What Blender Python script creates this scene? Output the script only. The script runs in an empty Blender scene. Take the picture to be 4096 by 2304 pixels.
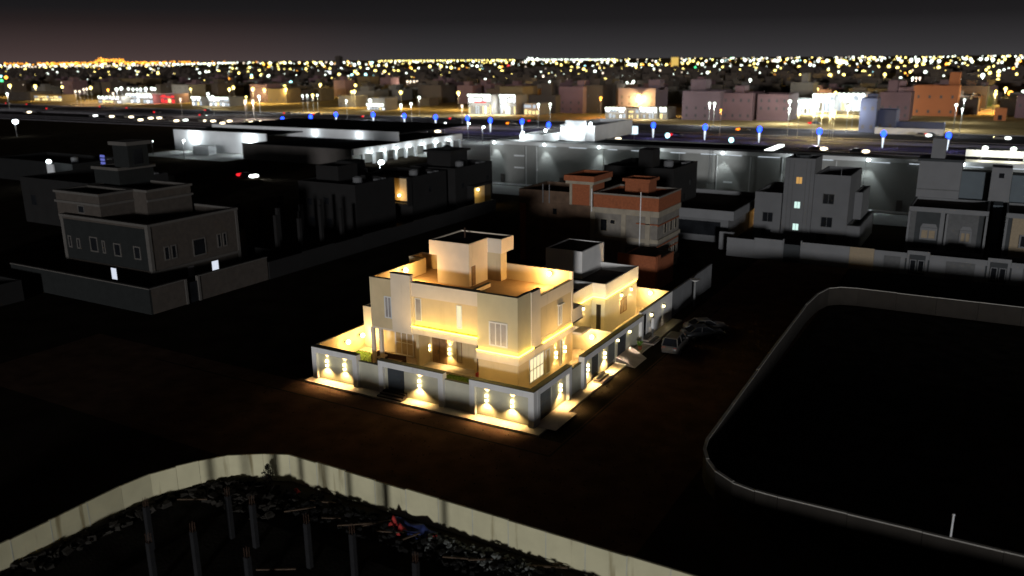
import bpy, bmesh, math, random
from mathutils import Vector, Matrix

# ------------------------------------------------------------------ camera, sky, moon-like key, exposure
S = bpy.context.scene
COL = S.collection
PITCH, ROLL, YAW, FPX, CAMH = 0.2664, -0.009, 0.5233, 3360.0, 28.0
CX, CY = 29.055, -53.343                       # world axes follow the street grid; origin = street corner of the lit villa's plot
def _rot(v): # view frame (x right, y ahead) -> street grid
    c, s = math.cos(YAW), math.sin(YAW)
    return Vector((c*v[0]-s*v[1], s*v[0]+c*v[1], v[2]))
_f = Vector((0, math.cos(PITCH), -math.sin(PITCH))); _u = Vector((0, math.sin(PITCH), math.cos(PITCH))); _r = Vector((1, 0, 0))
RR = _rot(_r*math.cos(ROLL)+_u*math.sin(ROLL)); UU = _rot(-_r*math.sin(ROLL)+_u*math.cos(ROLL)); FF = _rot(_f)
CAMP = Vector((CX, CY, CAMH))
cd = bpy.data.cameras.new('camera'); cam = bpy.data.objects.new('camera', cd); COL.objects.link(cam)
cam.matrix_world = Matrix(((RR.x, UU.x, -FF.x, CX), (RR.y, UU.y, -FF.y, CY), (RR.z, UU.z, -FF.z, CAMH), (0, 0, 0, 1)))
cd.sensor_width = 36.0; cd.lens = 36.0*FPX/4096.0; cd.clip_start = 0.5; cd.clip_end = 60000
cd.dof.use_dof = True; cd.dof.focus_distance = 74.0; cd.dof.aperture_fstop = 0.15      # soft long-exposure look: the far lights swell into small discs
S.camera = cam

SUN_EL, SUN_AZ = math.radians(2.5), math.radians(24.0)     # azimuth measured from -Y towards +X
sun_dir = Vector((math.sin(SUN_AZ)*math.cos(SUN_EL), -math.cos(SUN_AZ)*math.cos(SUN_EL), math.sin(SUN_EL)))
w = bpy.data.worlds.new('World'); S.world = w; w.use_nodes = True
nt = w.node_tree; N = nt.nodes; Lk = nt.links; N.clear()
out = N.new('ShaderNodeOutputWorld'); bg = N.new('ShaderNodeBackground'); bg2 = N.new('ShaderNodeBackground'); add = N.new('ShaderNodeAddShader')
sky = N.new('ShaderNodeTexSky'); sky.sky_type = 'NISHITA'; sky.sun_disc = False
sky.sun_elevation = math.radians(-6.0); sky.sun_rotation = math.pi - SUN_AZ
Lk.new(sky.outputs[0], bg.inputs[0]); bg.inputs[1].default_value = 0.02
# light pollution: grey glow of the city along the whole horizon, a redder patch over the industrial lights in the north-west
geo = N.new('ShaderNodeTexCoord'); sep = N.new('ShaderNodeSeparateXYZ'); Lk.new(geo.outputs['Generated'], sep.inputs[0])
mr = N.new('ShaderNodeMapRange'); mr.inputs[1].default_value = 0.0; mr.inputs[2].default_value = 0.085
Lk.new(sep.outputs[2], mr.inputs[0])
cr = N.new('ShaderNodeValToRGB'); e = cr.color_ramp.elements
e[0].position = 0.0; e[0].color = (0.044, 0.042, 0.044, 1); e[1].position = 1.0; e[1].color = (0.0060, 0.0056, 0.0062, 1)
m1 = e.new(0.15); m1.color = (0.033, 0.031, 0.033, 1); m2 = e.new(0.5); m2.color = (0.0135, 0.0125, 0.0135, 1)
Lk.new(mr.outputs[0], cr.inputs[0])
gdir = Vector((-0.8896, 0.4567, 0.0)).normalized()
vd = N.new('ShaderNodeVectorMath'); vd.operation = 'DOT_PRODUCT'; vd.inputs[1].default_value = gdir
Lk.new(geo.outputs['Generated'], vd.inputs[0])
g1 = N.new('ShaderNodeMapRange'); g1.interpolation_type = 'SMOOTHSTEP'; g1.inputs[1].default_value = 0.88; g1.inputs[2].default_value = 0.9995
Lk.new(vd.outputs['Value'], g1.inputs[0])
mx = N.new('ShaderNodeMix'); mx.data_type = 'RGBA'; mx.blend_type = 'ADD'
g2 = N.new('ShaderNodeMapRange'); g2.inputs[1].default_value = .055; g2.inputs[2].default_value = 0.0; g2.inputs[4].default_value = 1.0; Lk.new(sep.outputs[2], g2.inputs[0])
gm_ = N.new('ShaderNodeMath'); gm_.operation = 'MULTIPLY'; Lk.new(g1.outputs[0], gm_.inputs[0]); Lk.new(g2.outputs[0], gm_.inputs[1]); Lk.new(gm_.outputs[0], mx.inputs[0]); Lk.new(cr.outputs[0], mx.inputs[6]); mx.inputs[7].default_value = (0.026, 0.006, 0.002, 1)
Lk.new(mx.outputs[2], bg2.inputs[0]); bg2.inputs[1].default_value = 1.0
Lk.new(bg.outputs[0], add.inputs[0]); Lk.new(bg2.outputs[0], add.inputs[1]); Lk.new(add.outputs[0], out.inputs[0])

sl = bpy.data.lights.new('sun', 'SUN'); sl.energy = 1.3; sl.angle = math.radians(4.0); sl.color = (0.97, 0.98, 1.0)
so = bpy.data.objects.new('sun', sl); COL.objects.link(so); so.rotation_euler = sun_dir.to_track_quat('Z', 'Y').to_euler()

vs = S.view_settings; vs.view_transform = 'Standard'; vs.look = 'None'; vs.exposure = 0.0; vs.gamma = 1.0; vs.use_curve_mapping = False
S.render.engine = 'CYCLES'
cy = S.cycles; cy.max_bounces = 4; cy.diffuse_bounces = 3; cy.glossy_bounces = 2; cy.transmission_bounces = 2; cy.use_denoising = True
cy.sample_clamp_indirect = 2.0; cy.use_light_tree = True; cy.caustics_reflective = False; cy.caustics_refractive = False

# ------------------------------------------------------------------ helpers
rnd = random.Random(7)
ORIG = {}                                      # world origin of every parent, so parts are built in world metres
def ray(px, py): return FF + RR*((px-2048)/FPX) - UU*((py-1152)/FPX)
def G(px, py, z=0.0):                          # point of the horizontal plane at height z along a sight line
    d = ray(px, py); t = (z-CAMH)/d.z; return CAMP + d*t
def GY(px, py, y):
    d = ray(px, py); t = (y-CY)/d.y; return CAMP + d*t

def tag(o, label=None, cat=None, group=None, kind=None):
    if label: o['label'] = label
    if cat: o['category'] = cat
    if group: o['group'] = group
    if kind: o['kind'] = kind
    return o
def thing(name, loc, label, cat, group=None):
    o = bpy.data.objects.new(name, None); o.empty_display_size = 0.2; COL.objects.link(o); o.location = loc
    ORIG[o.name] = Vector(loc); return tag(o, label, cat, group)

class MB:
    def __init__(s): s.v = []; s.f = []; s.sm = []
    def quad(s, *p):
        n = len(s.v); s.v += [tuple(q) for q in p]; s.f.append(tuple(range(n, n+len(p)))); return s
    def box(s, x0, x1, y0, y1, z0, z1):
        n = len(s.v); s.v += [(x, y, z) for z in (z0, z1) for y in (y0, y1) for x in (x0, x1)]
        s.f += [tuple(n+i for i in q) for q in ((0, 2, 3, 1), (4, 5, 7, 6), (0, 1, 5, 4), (2, 6, 7, 3), (0, 4, 6, 2), (1, 3, 7, 5))]; return s
    def shell(s, x0, x1, y0, y1, z0, z1, zr, t=0.25):   # four walls with a parapet: open top sunk to zr
        o = [(x0, y0), (x1, y0), (x1, y1), (x0, y1)]; i = [(x0+t, y0+t), (x1-t, y0+t), (x1-t, y1-t), (x0+t, y1-t)]
        n = len(s.v); s.v += [(*p, z0) for p in o]+[(*p, z1) for p in o]+[(*p, z1) for p in i]+[(*p, zr) for p in i]
        for k in range(4):
            j = (k+1) % 4
            s.f += [(n+k, n+j, n+4+j, n+4+k), (n+4+k, n+4+j, n+8+j, n+8+k), (n+8+k, n+8+j, n+12+j, n+12+k)]
        s.f.append((n+12, n+13, n+14, n+15)); return s
    def ring(s, x0, x1, y0, y1, z0, z1, t=0.25):        # hollow rectangular band
        s.box(x0, x1, y0, y0+t, z0, z1); s.box(x0, x1, y1-t, y1, z0, z1); s.box(x0, x0+t, y0+t, y1-t, z0, z1); s.box(x1-t, x1, y0+t, y1-t, z0, z1); return s
    def prism(s, pts, z0, z1):                          # ccw outline
        n = len(s.v); k = len(pts); s.v += [(x, y, z0) for x, y in pts]+[(x, y, z1) for x, y in pts]
        s.f.append(tuple(range(n+k-1, n-1, -1))); s.f.append(tuple(range(n+k, n+2*k)))
        for i in range(k): j = (i+1) % k; s.f.append((n+i, n+j, n+k+j, n+k+i))
        return s
    def cyl(s, x, y, z0, z1, r0, r1=None, n=10):
        r1 = r0 if r1 is None else r1; b = len(s.v)
        s.v += [(x+r0*math.cos(2*math.pi*i/n), y+r0*math.sin(2*math.pi*i/n), z0) for i in range(n)]
        s.v += [(x+r1*math.cos(2*math.pi*i/n), y+r1*math.sin(2*math.pi*i/n), z1) for i in range(n)]
        s.f.append(tuple(b+i for i in reversed(range(n)))); s.f.append(tuple(b+n+i for i in range(n)))
        for i in range(n): j = (i+1) % n; s.f.append((b+i, b+j, b+n+j, b+n+i))
        return s
    def bar(s, a, b, w, h=None):                        # rectangular stick from a to b
        a = Vector(a); b = Vector(b); h = h or w; d = (b-a).normalized()
        q = Vector((0, 0, 1)) if abs(d.z) < .95 else Vector((1, 0, 0)); x = d.cross(q).normalized()*w/2; y = x.cross(d).normalized()*h/2
        n = len(s.v); s.v += [tuple(p+i*x+j*y) for p in (a, b) for i, j in ((-1, -1), (1, -1), (1, 1), (-1, 1))]
        s.f += [tuple(n+i for i in q) for q in ((0, 1, 2, 3), (7, 6, 5, 4), (0, 4, 5, 1), (1, 5, 6, 2), (2, 6, 7, 3), (3, 7, 4, 0))]; return s
    def ball(s, c, r, sq=(1, 1, 1), seg=10, rg=6):
        n = len(s.v)
        for i in range(rg+1):
            a = math.pi*i/rg
            for j in range(seg):
                b = 2*math.pi*j/seg; s.v.append((c[0]+r*sq[0]*math.sin(a)*math.cos(b), c[1]+r*sq[1]*math.sin(a)*math.sin(b), c[2]+r*sq[2]*math.cos(a)))
        for i in range(rg):
            for j in range(seg):
                k = (j+1) % seg; s.f.append((n+i*seg+j, n+(i+1)*seg+j, n+(i+1)*seg+k, n+i*seg+k))
        return s
    def build(s, name, mat, parent=None, smooth=False, loc=None):
        o0 = ORIG.get(parent.name, Vector()) if parent else Vector(loc or (0, 0, 0))
        me = bpy.data.meshes.new(name); me.from_pydata([(x-o0.x, y-o0.y, z-o0.z) for x, y, z in s.v], [], s.f)
        bm = bmesh.new(); bm.from_mesh(me); bmesh.ops.remove_doubles(bm, verts=bm.verts, dist=1e-5)
        bmesh.ops.recalc_face_normals(bm, faces=bm.faces); bm.to_mesh(me); bm.free()
        if smooth:
            for p in me.polygons: p.use_smooth = True
        me.materials.append(M[mat] if isinstance(mat, str) else mat)
        o = bpy.data.objects.new(name, me); COL.objects.link(o)
        if parent: o.parent = parent
        else: o.location = o0
        ORIG[o.name] = o0; return o
def bx(name, mat, parent, *a): return MB().box(*a).build(name, mat, parent)
def struct(name, mb, mat): return tag(mb.build(name, mat), kind='structure')
def copy_thing(src, loc, label=None, rz=None, name=None):
    c = src.copy(); COL.objects.link(c); c.location = loc; ORIG[c.name] = Vector(loc)
    if rz is not None: c.rotation_euler = (0, 0, rz)
    if label: c['label'] = label
    for ch in [o for o in src.children]:
        d = ch.copy(); COL.objects.link(d); d.parent = c
        for g in [o for o in ch.children]:
            k = g.copy(); COL.objects.link(k); k.parent = d
    return c

# ------------------------------------------------------------------ materials
M = {}
def pm(name, rgb, rough=0.85, var=0.18, scale=1.2, bump=0.0, metal=0.0, stain=0.0, spec=0.3, bscale=30):
    m = bpy.data.materials.new(name); m.use_nodes = True; t = m.node_tree; n = t.nodes; l = t.links; b = n['Principled BSDF']
    b.inputs['Roughness'].default_value = rough; b.inputs['Metallic'].default_value = metal; b.inputs['Specular IOR Level'].default_value = spec
    tc = n.new('ShaderNodeTexCoord'); gm = n.new('ShaderNodeNewGeometry')
    no = n.new('ShaderNodeTexNoise'); no.inputs['Scale'].default_value = scale; no.inputs['Detail'].default_value = 5
    l.new(gm.outputs['Position'], no.inputs['Vector'])
    r = n.new('ShaderNodeValToRGB'); lo, hi = 1-var, 1+var
    r.color_ramp.elements[0].position = .3; r.color_ramp.elements[1].position = .7
    r.color_ramp.elements[0].color = (*[min(1, c*lo) for c in rgb], 1); r.color_ramp.elements[1].color = (*[min(1, c*hi) for c in rgb], 1)
    l.new(no.outputs['Fac'], r.inputs[0]); col = r.outputs[0]
    if stain:                                     # vertical run-down stains
        mp = n.new('ShaderNodeMapping'); mp.inputs['Scale'].default_value = (1.3, 1.3, 0.12); l.new(gm.outputs['Position'], mp.inputs[0])
        n2 = n.new('ShaderNodeTexNoise'); n2.inputs['Scale'].default_value = 1.1; n2.inputs['Detail'].default_value = 6; l.new(mp.outputs[0], n2.inputs['Vector'])
        r2 = n.new('ShaderNodeValToRGB'); r2.color_ramp.elements[0].position = .30; r2.color_ramp.elements[1].position = .40
        r2.color_ramp.elements[0].color = (1-stain, 1-stain*1.1, 1-min(1, stain*1.25), 1); r2.color_ramp.elements[1].color = (1, 1, 1, 1)
        l.new(n2.outputs['Fac'], r2.inputs[0])
        mm = n.new('ShaderNodeMix'); mm.data_type = 'RGBA'; mm.blend_type = 'MULTIPLY'; mm.inputs[0].default_value = 1
        l.new(col, mm.inputs[6]); l.new(r2.outputs[0], mm.inputs[7]); col = mm.outputs[2]
    l.new(col, b.inputs['Base Color'])
    if bump:
        n3 = n.new('ShaderNodeTexNoise'); n3.inputs['Scale'].default_value = bscale; n3.inputs['Detail'].default_value = 4; l.new(gm.outputs['Position'], n3.inputs['Vector'])
        bp = n.new('ShaderNodeBump'); bp.inputs['Strength'].default_value = bump; bp.inputs['Distance'].default_value = 0.05
        l.new(n3.outputs['Fac'], bp.inputs['Height']); l.new(bp.outputs[0], b.inputs['Normal'])
    M[name] = m; return m
def em(name, rgb, st, sampled=False):
    m = bpy.data.materials.new(name); m.use_nodes = True; t = m.node_tree; t.nodes.clear()
    o = t.nodes.new('ShaderNodeOutputMaterial'); k = t.nodes.new('ShaderNodeEmission'); k.inputs[0].default_value = (*rgb, 1); k.inputs[1].default_value = st
    t.links.new(k.outputs[0], o.inputs[0]); m.cycles.emission_sampling = 'AUTO' if sampled else 'NONE'; M[name] = m; return m
def arc(cx, cy, r, a0, a1, n): return [(cx+r*math.cos(math.radians(a0+(a1-a0)*i/n)), cy+r*math.sin(math.radians(a0+(a1-a0)*i/n))) for i in range(n+1)]
def glass(name, rgb, rough=.12):
    m = pm(name, rgb, rough, .25, .8, spec=.5); return m

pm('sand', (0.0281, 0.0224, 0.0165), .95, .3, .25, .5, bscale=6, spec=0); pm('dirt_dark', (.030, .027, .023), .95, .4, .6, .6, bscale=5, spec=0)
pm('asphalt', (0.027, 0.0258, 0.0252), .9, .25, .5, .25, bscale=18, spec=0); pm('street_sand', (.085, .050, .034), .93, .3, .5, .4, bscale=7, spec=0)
pm('road_far', (0.03, 0.0282, 0.033), .75, .15, .05, spec=0); pm('kerb_far', (0.15, 0.14, 0.15), .8, .15, .3, spec=0); pm('city_sand', (.30, .21, .10), .95, .35, .03, spec=0)
pm('paving', (.50, .42, .32), .8, .12, 2.0, .1); pm('ramp', (.46, .37, .31), .85, .12, 1.5, .1); pm('step_dark', (.045, .035, .03), .5, .2, 2)
pm('white_plaster', (.78, .76, .73), .8, .06, .7, .05, stain=.10); pm('cream_white', (.84, .72, .56), .8, .06, .7, .05, stain=.08); pm('beige_plaster', (.70, .56, .34), .85, .08, .6, .06, stain=.07); pm('cream_panel', (.60, .57, .44), .85, .06, .8, .05)
pm('beige_plaster_cool', (.64, .56, .36), .85, .05, .8, .05); pm('roof_tile', (.46, .30, .15), .8, .10, .9, .08); pm('roof_dark', (.06, .05, .045), .95, .25, .6, spec=0)  # tower plaster is the beige with the cool light's tint in its colour
pm('gate_steel', (.075, .085, .095), .45, .08, 2, metal=.2); pm('garage_grey', (.17, .18, .17), .5, .08, 2); pm('coping_dark', (.05, .055, .045), .7, .1, 2)
pm('wood_door', (.26, .15, .075), .5, .2, 3); pm('wood_dark', (.06, .032, .02), .6, .25, 4); pm('cushion', (.55, .46, .36), .9, .1, 3); pm('red_fabric', (.50, .06, .05), .9, .2, 4)
pm('window_white', (.74, .74, .74), .5, .04, 2); glass('pane_grey', (.38, .36, .36), .25); glass('pane_dark', (.012, .013, .015)); glass('pane_amber', (.42, .34, .22), .3)
pm('lawn', (.10, .19, .022), .9, .35, 5, .4); pm('lamp_metal', (.10, .10, .10), .4, .1, 3, metal=.6); pm('pole_grey', (.22, .22, .22), .5, .1, 2, metal=.4)
pm('villa_stone', (0.063, 0.0516, 0.0429), .9, .14, 1.6, .15, bscale=9); pm('villa_dark', (0.012, 0.0132, 0.0128), .9, .15, 1.2, .1); pm('villa_trim', (0.096, 0.087, 0.078), .85, .08, 1)  # left villa colours darkened, standing in for light fading with distance
pm('mid_plaster', (0.0102, 0.0093, 0.009), .9, .15, .5); pm('mid_dark', (0.006, 0.006, 0.006), .9, .2, .5); pm('amber_plaster', (.55, .42, .24), .9, .08, 1)  # mid-distance house colours darkened in place of the key light's falloff
pm('brick', (0.2785, 0.0862, 0.0364), .9, .18, 4, .3, bscale=12); pm('block_grey', (.20, .18, .155), .92, .16, 1.5, .3, bscale=10); pm('concrete', (.30, .26, .20), .9, .14, 1.2, .2, bscale=8)
pm('mesh_brown', (0.11, 0.068, 0.044), .9, .3, .8); pm('grey_plaster', (0.132, 0.132, 0.1353), .9, .06, .5); pm('grey_light', (0.1716, 0.1716, 0.1749), .9, .06, .6); pm('tile_dark', (0.033, 0.0363, 0.0383), .7, .1, 1.2)  # grey and tile colours lowered to carry the light's falloff
pm('tile_grey', (0.1023, 0.1023, 0.1023), .8, .12, 2); pm('blue_grey', (0.1056, 0.1254, 0.1386), .85, .08, .6); pm('blinds', (0.2772, 0.2178, 0.1452), .8, .1, 6)  # right hand house colours also darkened in place of light falloff
pm('mall_wall', (0.2475, 0.2475, 0.2325), .85, .07, .3); pm('mall_fascia', (.52, .52, .51), .7, .06, .4); pm('mall_roof', (.02, .02, .021), .95, .2, .2, spec=0); pm('mall_white', (.72, .73, .74), .7, .05, .4)
pm('ware_dark', (.085, .075, .068), .9, .12, .3); pm('yard_concrete', (.42, .42, .41), .8, .12, .15, spec=0)
pm('site_wall', (0.6256, 0.5796, 0.3772), .9, .08, .7, .12, stain=.5); pm('site_joint', (.50, .50, .42), .8, .1, 2); pm('plot_wall', (0.0208, 0.0167, 0.0129), .9, .15, .8, .2, stain=.25); pm('plot_cap_lit', (0.35, 0.329, 0.294), .9, .1, 1)  # plot wall: shade in its dark colour, lit top edge in the pale cap
pm('rubble', (0.0066, 0.006, 0.0051), .95, .4, 2, .5); pm('rubble_pale', (0.1584, 0.165, 0.1518), .95, .35, 3, .4); pm('plank', (0.099, 0.066, 0.0429), .9, .3, 3); pm('tarp_blue', (.035, .05, .16), .6, .3, 3); pm('tarp_red', (.50, .045, .04), .7, .2, 3); pm('rebar_grey', (0.0123, 0.0123, 0.0135), .9, .15, 2, .2)
pm('car_white', (0.1188, 0.1069, 0.095), .35, .03, 1, spec=.5); pm('car_dark', (.035, .036, .04), .3, .05, 1, spec=.5); pm('car_silver', (0.132, 0.1254, 0.1188), .3, .03, 1, spec=.5); pm('car_red', (.25, .03, .03), .35, .05, 1); pm('pane_city', (.05, .042, .045), .5, .2, 1); glass('car_glass', (.01, .011, .013), .08); pm('tyre', (.02, .02, .02), .9, .1, 5)
for i, c in enumerate(((.10, .075, .052), (.062, .046, .036), (.13, .115, .10), (.125, .072, .076), (.05, .038, .029), (.135, .09, .04))): pm('city_wall_%d' % i, c, .9, .12, .15)  # city walls darkened: fading of the light put into their colour
pm('city_roof', (.07, .06, .055), .95, .2, .2, spec=0); pm('city_pinkish', (0.117, 0.079, 0.0878), .9, .08, .1); pm('city_amber_lit', (0.2808, 0.0897, 0.0312), .9, .08, .1); pm('city_navy', (.05, .055, .10), .8, .1, .1); pm('stripe_white', (.42, .42, .48), .8, .1, .3)  # amber lamp light on the orange houses put into their wall colour
WARM = (1.0, .64, .25); WARMW = (1.0, .58, .20); COOL = (.86, .97, 1.0); AMBER = (1.0, .48, .12)
em('e_warm', (1, .86, .42), 9); em('e_warm_soft', (1, .78, .38), 1.05); em('e_led', (1, .72, .05), 14, True); em('e_window', (1, .84, .48), 1.15, True); em('e_slit', (1, .90, .55), 1.0)
em('e_cool', (.86, .98, 1), 9); em('e_coolwin', (.80, .86, 1), .85); em('e_greenwin', (.72, 1, .92), 1.0); em('e_amberwin', (1, .55, .16), .6); em('e_cool_sign', (.7, .9, 1), 1.6)
em('e_blue', (.012, .05, 1), 7); em('e_post', (.80, .90, 1), 1.5); em('e_head', (1, .86, .58), 5); em('e_head_white', (.93, 1, .96), 4); em('e_tail', (1, .02, .03), 1.4); em('e_tail_amber', (1, .22, .01), 3)
for k, c, s in (('y', (1, .80, .22), 5.5), ('w', (.88, 1, .88), 4.2), ('o', (1, .40, .05), 5), ('c', (.45, .95, 1), 4), ('g', (.10, 1, .35), 2.5), ('r', (1, .06, .06), 2.5), ('p', (1, .82, .62), 2.2), ('a', (1, .36, .03), 2.4)): em('e_city_'+k, c, s)
em('e_shop', (.90, .96, 1), 2.0, True); em('e_shop_soft', (.80, .90, 1), .75, True); em('e_shop_dim', (1, .84, .55), .40); em('e_shop_red', (1, .05, .05), 1.3); em('e_shop_warm', (1, .80, .35), 1.5); em('e_shop_pink', (1, .35, .55), .9)

def lamp_light(kind, loc, P, color, parent, target=None, angle=90, blend=.4, r=.08):
    l = bpy.data.lights.new('bulb', kind); l.energy = P; l.color = color; l.shadow_soft_size = r
    o = bpy.data.objects.new('bulb', l); COL.objects.link(o)
    if kind == 'SPOT':
        l.spot_size = math.radians(angle); l.spot_blend = blend
        o.rotation_euler = (-Vector(target)).to_track_quat('Z', 'Y').to_euler()
    o.parent = parent; o.location = Vector(loc)-ORIG[parent.name]; return o
def facade_fill(parent, a, b, n, up, down):
    # added unseen fill light floating off the wall, standing in for strip glow
    nx, ny = NRM[n]; a = Vector(a); b = Vector(b); c = (a+b)/2+Vector((nx, ny, 0))*1.7; L = (b-a).length
    for P, dz in ((up, 1), (down, -1)):
        if not P: continue
        l = bpy.data.lights.new('fill_light', 'AREA'); l.shape = 'RECTANGLE'; l.size = L; l.size_y = .2; l.energy = P*L*(.58 if dz > 0 else .36); l.color = (1, .66, .26)
        o = bpy.data.objects.new('fill_light', l); COL.objects.link(o); z = Vector((nx*.55, ny*.55, -dz)).normalized(); x = (b-a).normalized(); y = z.cross(x)
        o.parent = parent; p = c-ORIG[parent.name]
        o.matrix_local = Matrix(((x.x, y.x, z.x, p.x), (x.y, y.y, z.y, p.y), (x.z, y.z, z.z, p.z), (0, 0, 0, 1)))
NRM = {'-y': (0, -1), '+x': (1, 0), '-x': (-1, 0), '+y': (0, 1)}
def wall_lamp(x, y, z, n, label, P=1050, up=.30, color=WARM, group='wall lamps of the lit villa', ang=128):
    nx, ny = NRM[n]; P *= rnd.uniform(.82, 1.15); t = thing('wall_lamp', (x, y, z), label, 'lamp', group)
    cx, cyy = x+nx*.11, y+ny*.11
    MB().box(cx-.06-.05*abs(nx), cx+.06+.05*abs(nx), cyy-.06-.05*abs(ny), cyy+.06+.05*abs(ny), z-.07, z+.07).build('housing', 'lamp_metal', t)
    for s in (-1, 1):
        if s < 0 or up > 0: MB().cyl(cx, cyy, z+s*.075 if s > 0 else z-.30, z+.30 if s > 0 else z-.075, .12).build('lens', 'e_warm', t)
    lamp_light('SPOT', (cx+nx*.10, cyy+ny*.10, z-.30), P, color, t, (nx*.16, ny*.16, -1), ang, .75, .06)
    if up: lamp_light('SPOT', (cx+nx*.06, cyy+ny*.06, z+.30), P*up, color, t, (0, 0, 1), 85, .4, .05)
    return t
def globe_lamp(x, y, z, n, label, P=720, color=WARMW, r=.22, group='round bulkhead lamps of the lit villa'):
    nx, ny = NRM[n]; t = thing('globe_lamp', (x, y, z), label, 'lamp', group)
    MB().bar((x, y, z), (x+nx*.30, y+ny*.30, z), .10).build('bracket', 'lamp_metal', t)
    MB().ball((x+nx*.45, y+ny*.45, z), r).build('globe', 'e_warm', t, True)
    lamp_light('POINT', (x+nx*1.05, y+ny*1.05, z), P, color, t, r=.25); return t
def window(parent, n, a0, a1, z0, z1, at, frame='window_white', pane='pane_grey', fw=.10, mull=0, proud=.05, hood=0, rows=0):
    # window on an axis-aligned wall: a0..a1 along the wall, `at` = wall plane
    nx, ny = NRM[n]; s = nx+ny
    def q(b0, b1, c0, c1, d0, d1):
        lo, hi = sorted((at+s*d0, at+s*d1))
        return (lo, hi, b0, b1, c0, c1) if nx else (b0, b1, lo, hi, c0, c1)
    m = MB(); m.box(*q(a0, a1, z0, z0+fw, 0, proud)); m.box(*q(a0, a1, z1-fw, z1, 0, proud)); m.box(*q(a0, a0+fw, z0+fw, z1-fw, 0, proud)); m.box(*q(a1-fw, a1, z0+fw, z1-fw, 0, proud))
    for i in range(mull):
        c = a0+fw+(a1-a0-2*fw)*(i+1)/(mull+1); m.box(*q(c-fw*.35, c+fw*.35, z0+fw, z1-fw, 0, proud*.8))
    for i in range(rows):
        c = z0+fw+(z1-z0-2*fw)*(i+1)/(rows+1); m.box(*q(a0+fw, a1-fw, c-fw*.3, c+fw*.3, 0, proud*.7))
    o = m.build('window', frame, parent)
    MB().box(*q(a0+fw, a1-fw, z0+fw, z1-fw, .004, proud*.35)).build('pane', pane, o)
    if hood: MB().box(*q(a0-.12, a1+.12, z1+.002, z1+.12, 0, hood)).build('hood', frame, o)
    return o

# ------------------------------------------------------------------ ground, streets, highway
g = MB(); g.quad((-9000, -400, 0), (6000, -400, 0), (6000, 300, 0), (-9000, 300, 0)); struct('ground', g, 'sand')
g = MB(); g.quad((-30000, 300, 0), (12000, 300, 0), (12000, 40000, 0), (-30000, 40000, 0)); struct('city_ground', g, 'city_sand')
def sheet(name, x0, x1, y0, y1, z, mat): m = MB(); m.quad((x0, y0, z), (x1, y0, z), (x1, y1, z), (x0, y1, z)); return struct(name, m, mat)
sheet('side_street', 1.2, 13.6, -15.2, 66.0, .005, 'street_sand'); sheet('front_street', -52.0, 1.2, -15.2, -1.3, .005, 'street_sand')
sheet('far_street', 13.4, 80, 48.0, 65.6, .005, 'asphalt'); sheet('crossing_verge', 1.22, 3.2, -1.28, 32.0, .012, 'sand')
sheet('site_ground', -17.6, 60, -60, -16.2, .006, 'dirt_dark'); sheet('plot_ground', 14.6, 80, -5.4, 46.6, .006, 'dirt_dark')
sheet('service_road', -72, 260, 152, 172, .014, 'road_far'); sheet('service_road', -72, 260, 176, 200, .014, 'road_far')
for y in (173.0, 174.8, 187.5): struct('kerb', MB().box(-72, 260, y, y+.6, 0, .25), 'kerb_far')
for nm, y0, y1 in (('highway_near', 204, 246), ('highway_far', 252, 296)): sheet(nm, -900, 260, y0, y1, .02, 'road_far')
for k, (y, h) in enumerate(((203.2, .25), (213.5, .2), (222.5, .2), (246.4, .5), (251.2, .5), (262.0, .2), (296.4, .3))):
    struct('kerb', MB().box(-900, 260, y, y+.55, 0, h), 'kerb_far')
for y in (229.0, 237.4, 270.5, 283.0):                 # lane lines: short dashes
    m = MB()
    for i in range(-60, 18): m.box(i*15.0, i*15.0+5, y, y+.25, .024, .03)
    struct('lane_marking', m, 'kerb_far')

sheet('road_edge', -40, 3.3, -3.75, -3.55, .009, 'dirt_dark'); sheet('road_edge', 3.32, 3.5, -3.75, 40, .009, 'dirt_dark')
m = MB(); r = random.Random(9)
for i in range(900):
    x, y = (r.uniform(-26, 13), r.uniform(-13, -1.4)) if i % 2 else (r.uniform(1.4, 13), r.uniform(-15, 45)); s_ = r.uniform(.02, .07); n0 = len(m.v)
    m.v += [(x-s_, y, .006), (x+s_*.6, y-s_, .006), (x+s_, y+s_*.8, .006), (x, y, .006+s_*1.1)]; m.f += [(0+n0, 1+n0, 3+n0), (1+n0, 2+n0, 3+n0), (2+n0, n0, 3+n0)]
tag(m.build('gravel', 'dirt_dark'), 'scattered small stones on the sandy streets', 'gravel', kind='stuff')

# ------------------------------------------------------------------ the lit villa's plot: pavement, yard, boundary wall
struct('pavement', MB().box(-22.8, 1.2, -1.2, -.02, 0, .15).box(.02, 1.2, -.02, 32.3, 0, .15), 'paving')
ya = struct('yard', MB().box(-22.24, -.26, .26, 31.95, 0, 1.0), 'paving')
for k, (x0, x1, y0, y1) in enumerate(((-22.1, -18.9, 3.4, 5.6), (-15.3, -14.2, 3.3, 5.4), (-10.8, -7.0, 2.0, 4.9), (-2.6, -.4, 6.4, 9.6))):
    sheet('lawn', x0, x1, y0, y1, 1.03, 'lawn')
    m = MB(); r = random.Random(k)
    for i in range(int(220*(x1-x0)*(y1-y0)/6)):
        x = r.uniform(x0, x1); y = r.uniform(y0, y1); a = r.uniform(0, 6.3); c, s_ = math.cos(a)*.03, math.sin(a)*.03; h = r.uniform(.07, .16)
        m.quad((x-c, y-s_, 1.03), (x+c, y+s_, 1.03), (x+s_, y+c, 1.03+h))
    tag(m.build('grass', 'lawn'), ['short grass behind the low wall beside the left gate frame', 'short grass strip left of the villa doorsteps', 'short grass strip right of the villa doorsteps', 'short grass strip behind the side wall'][k], 'grass', kind='stuff')

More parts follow.
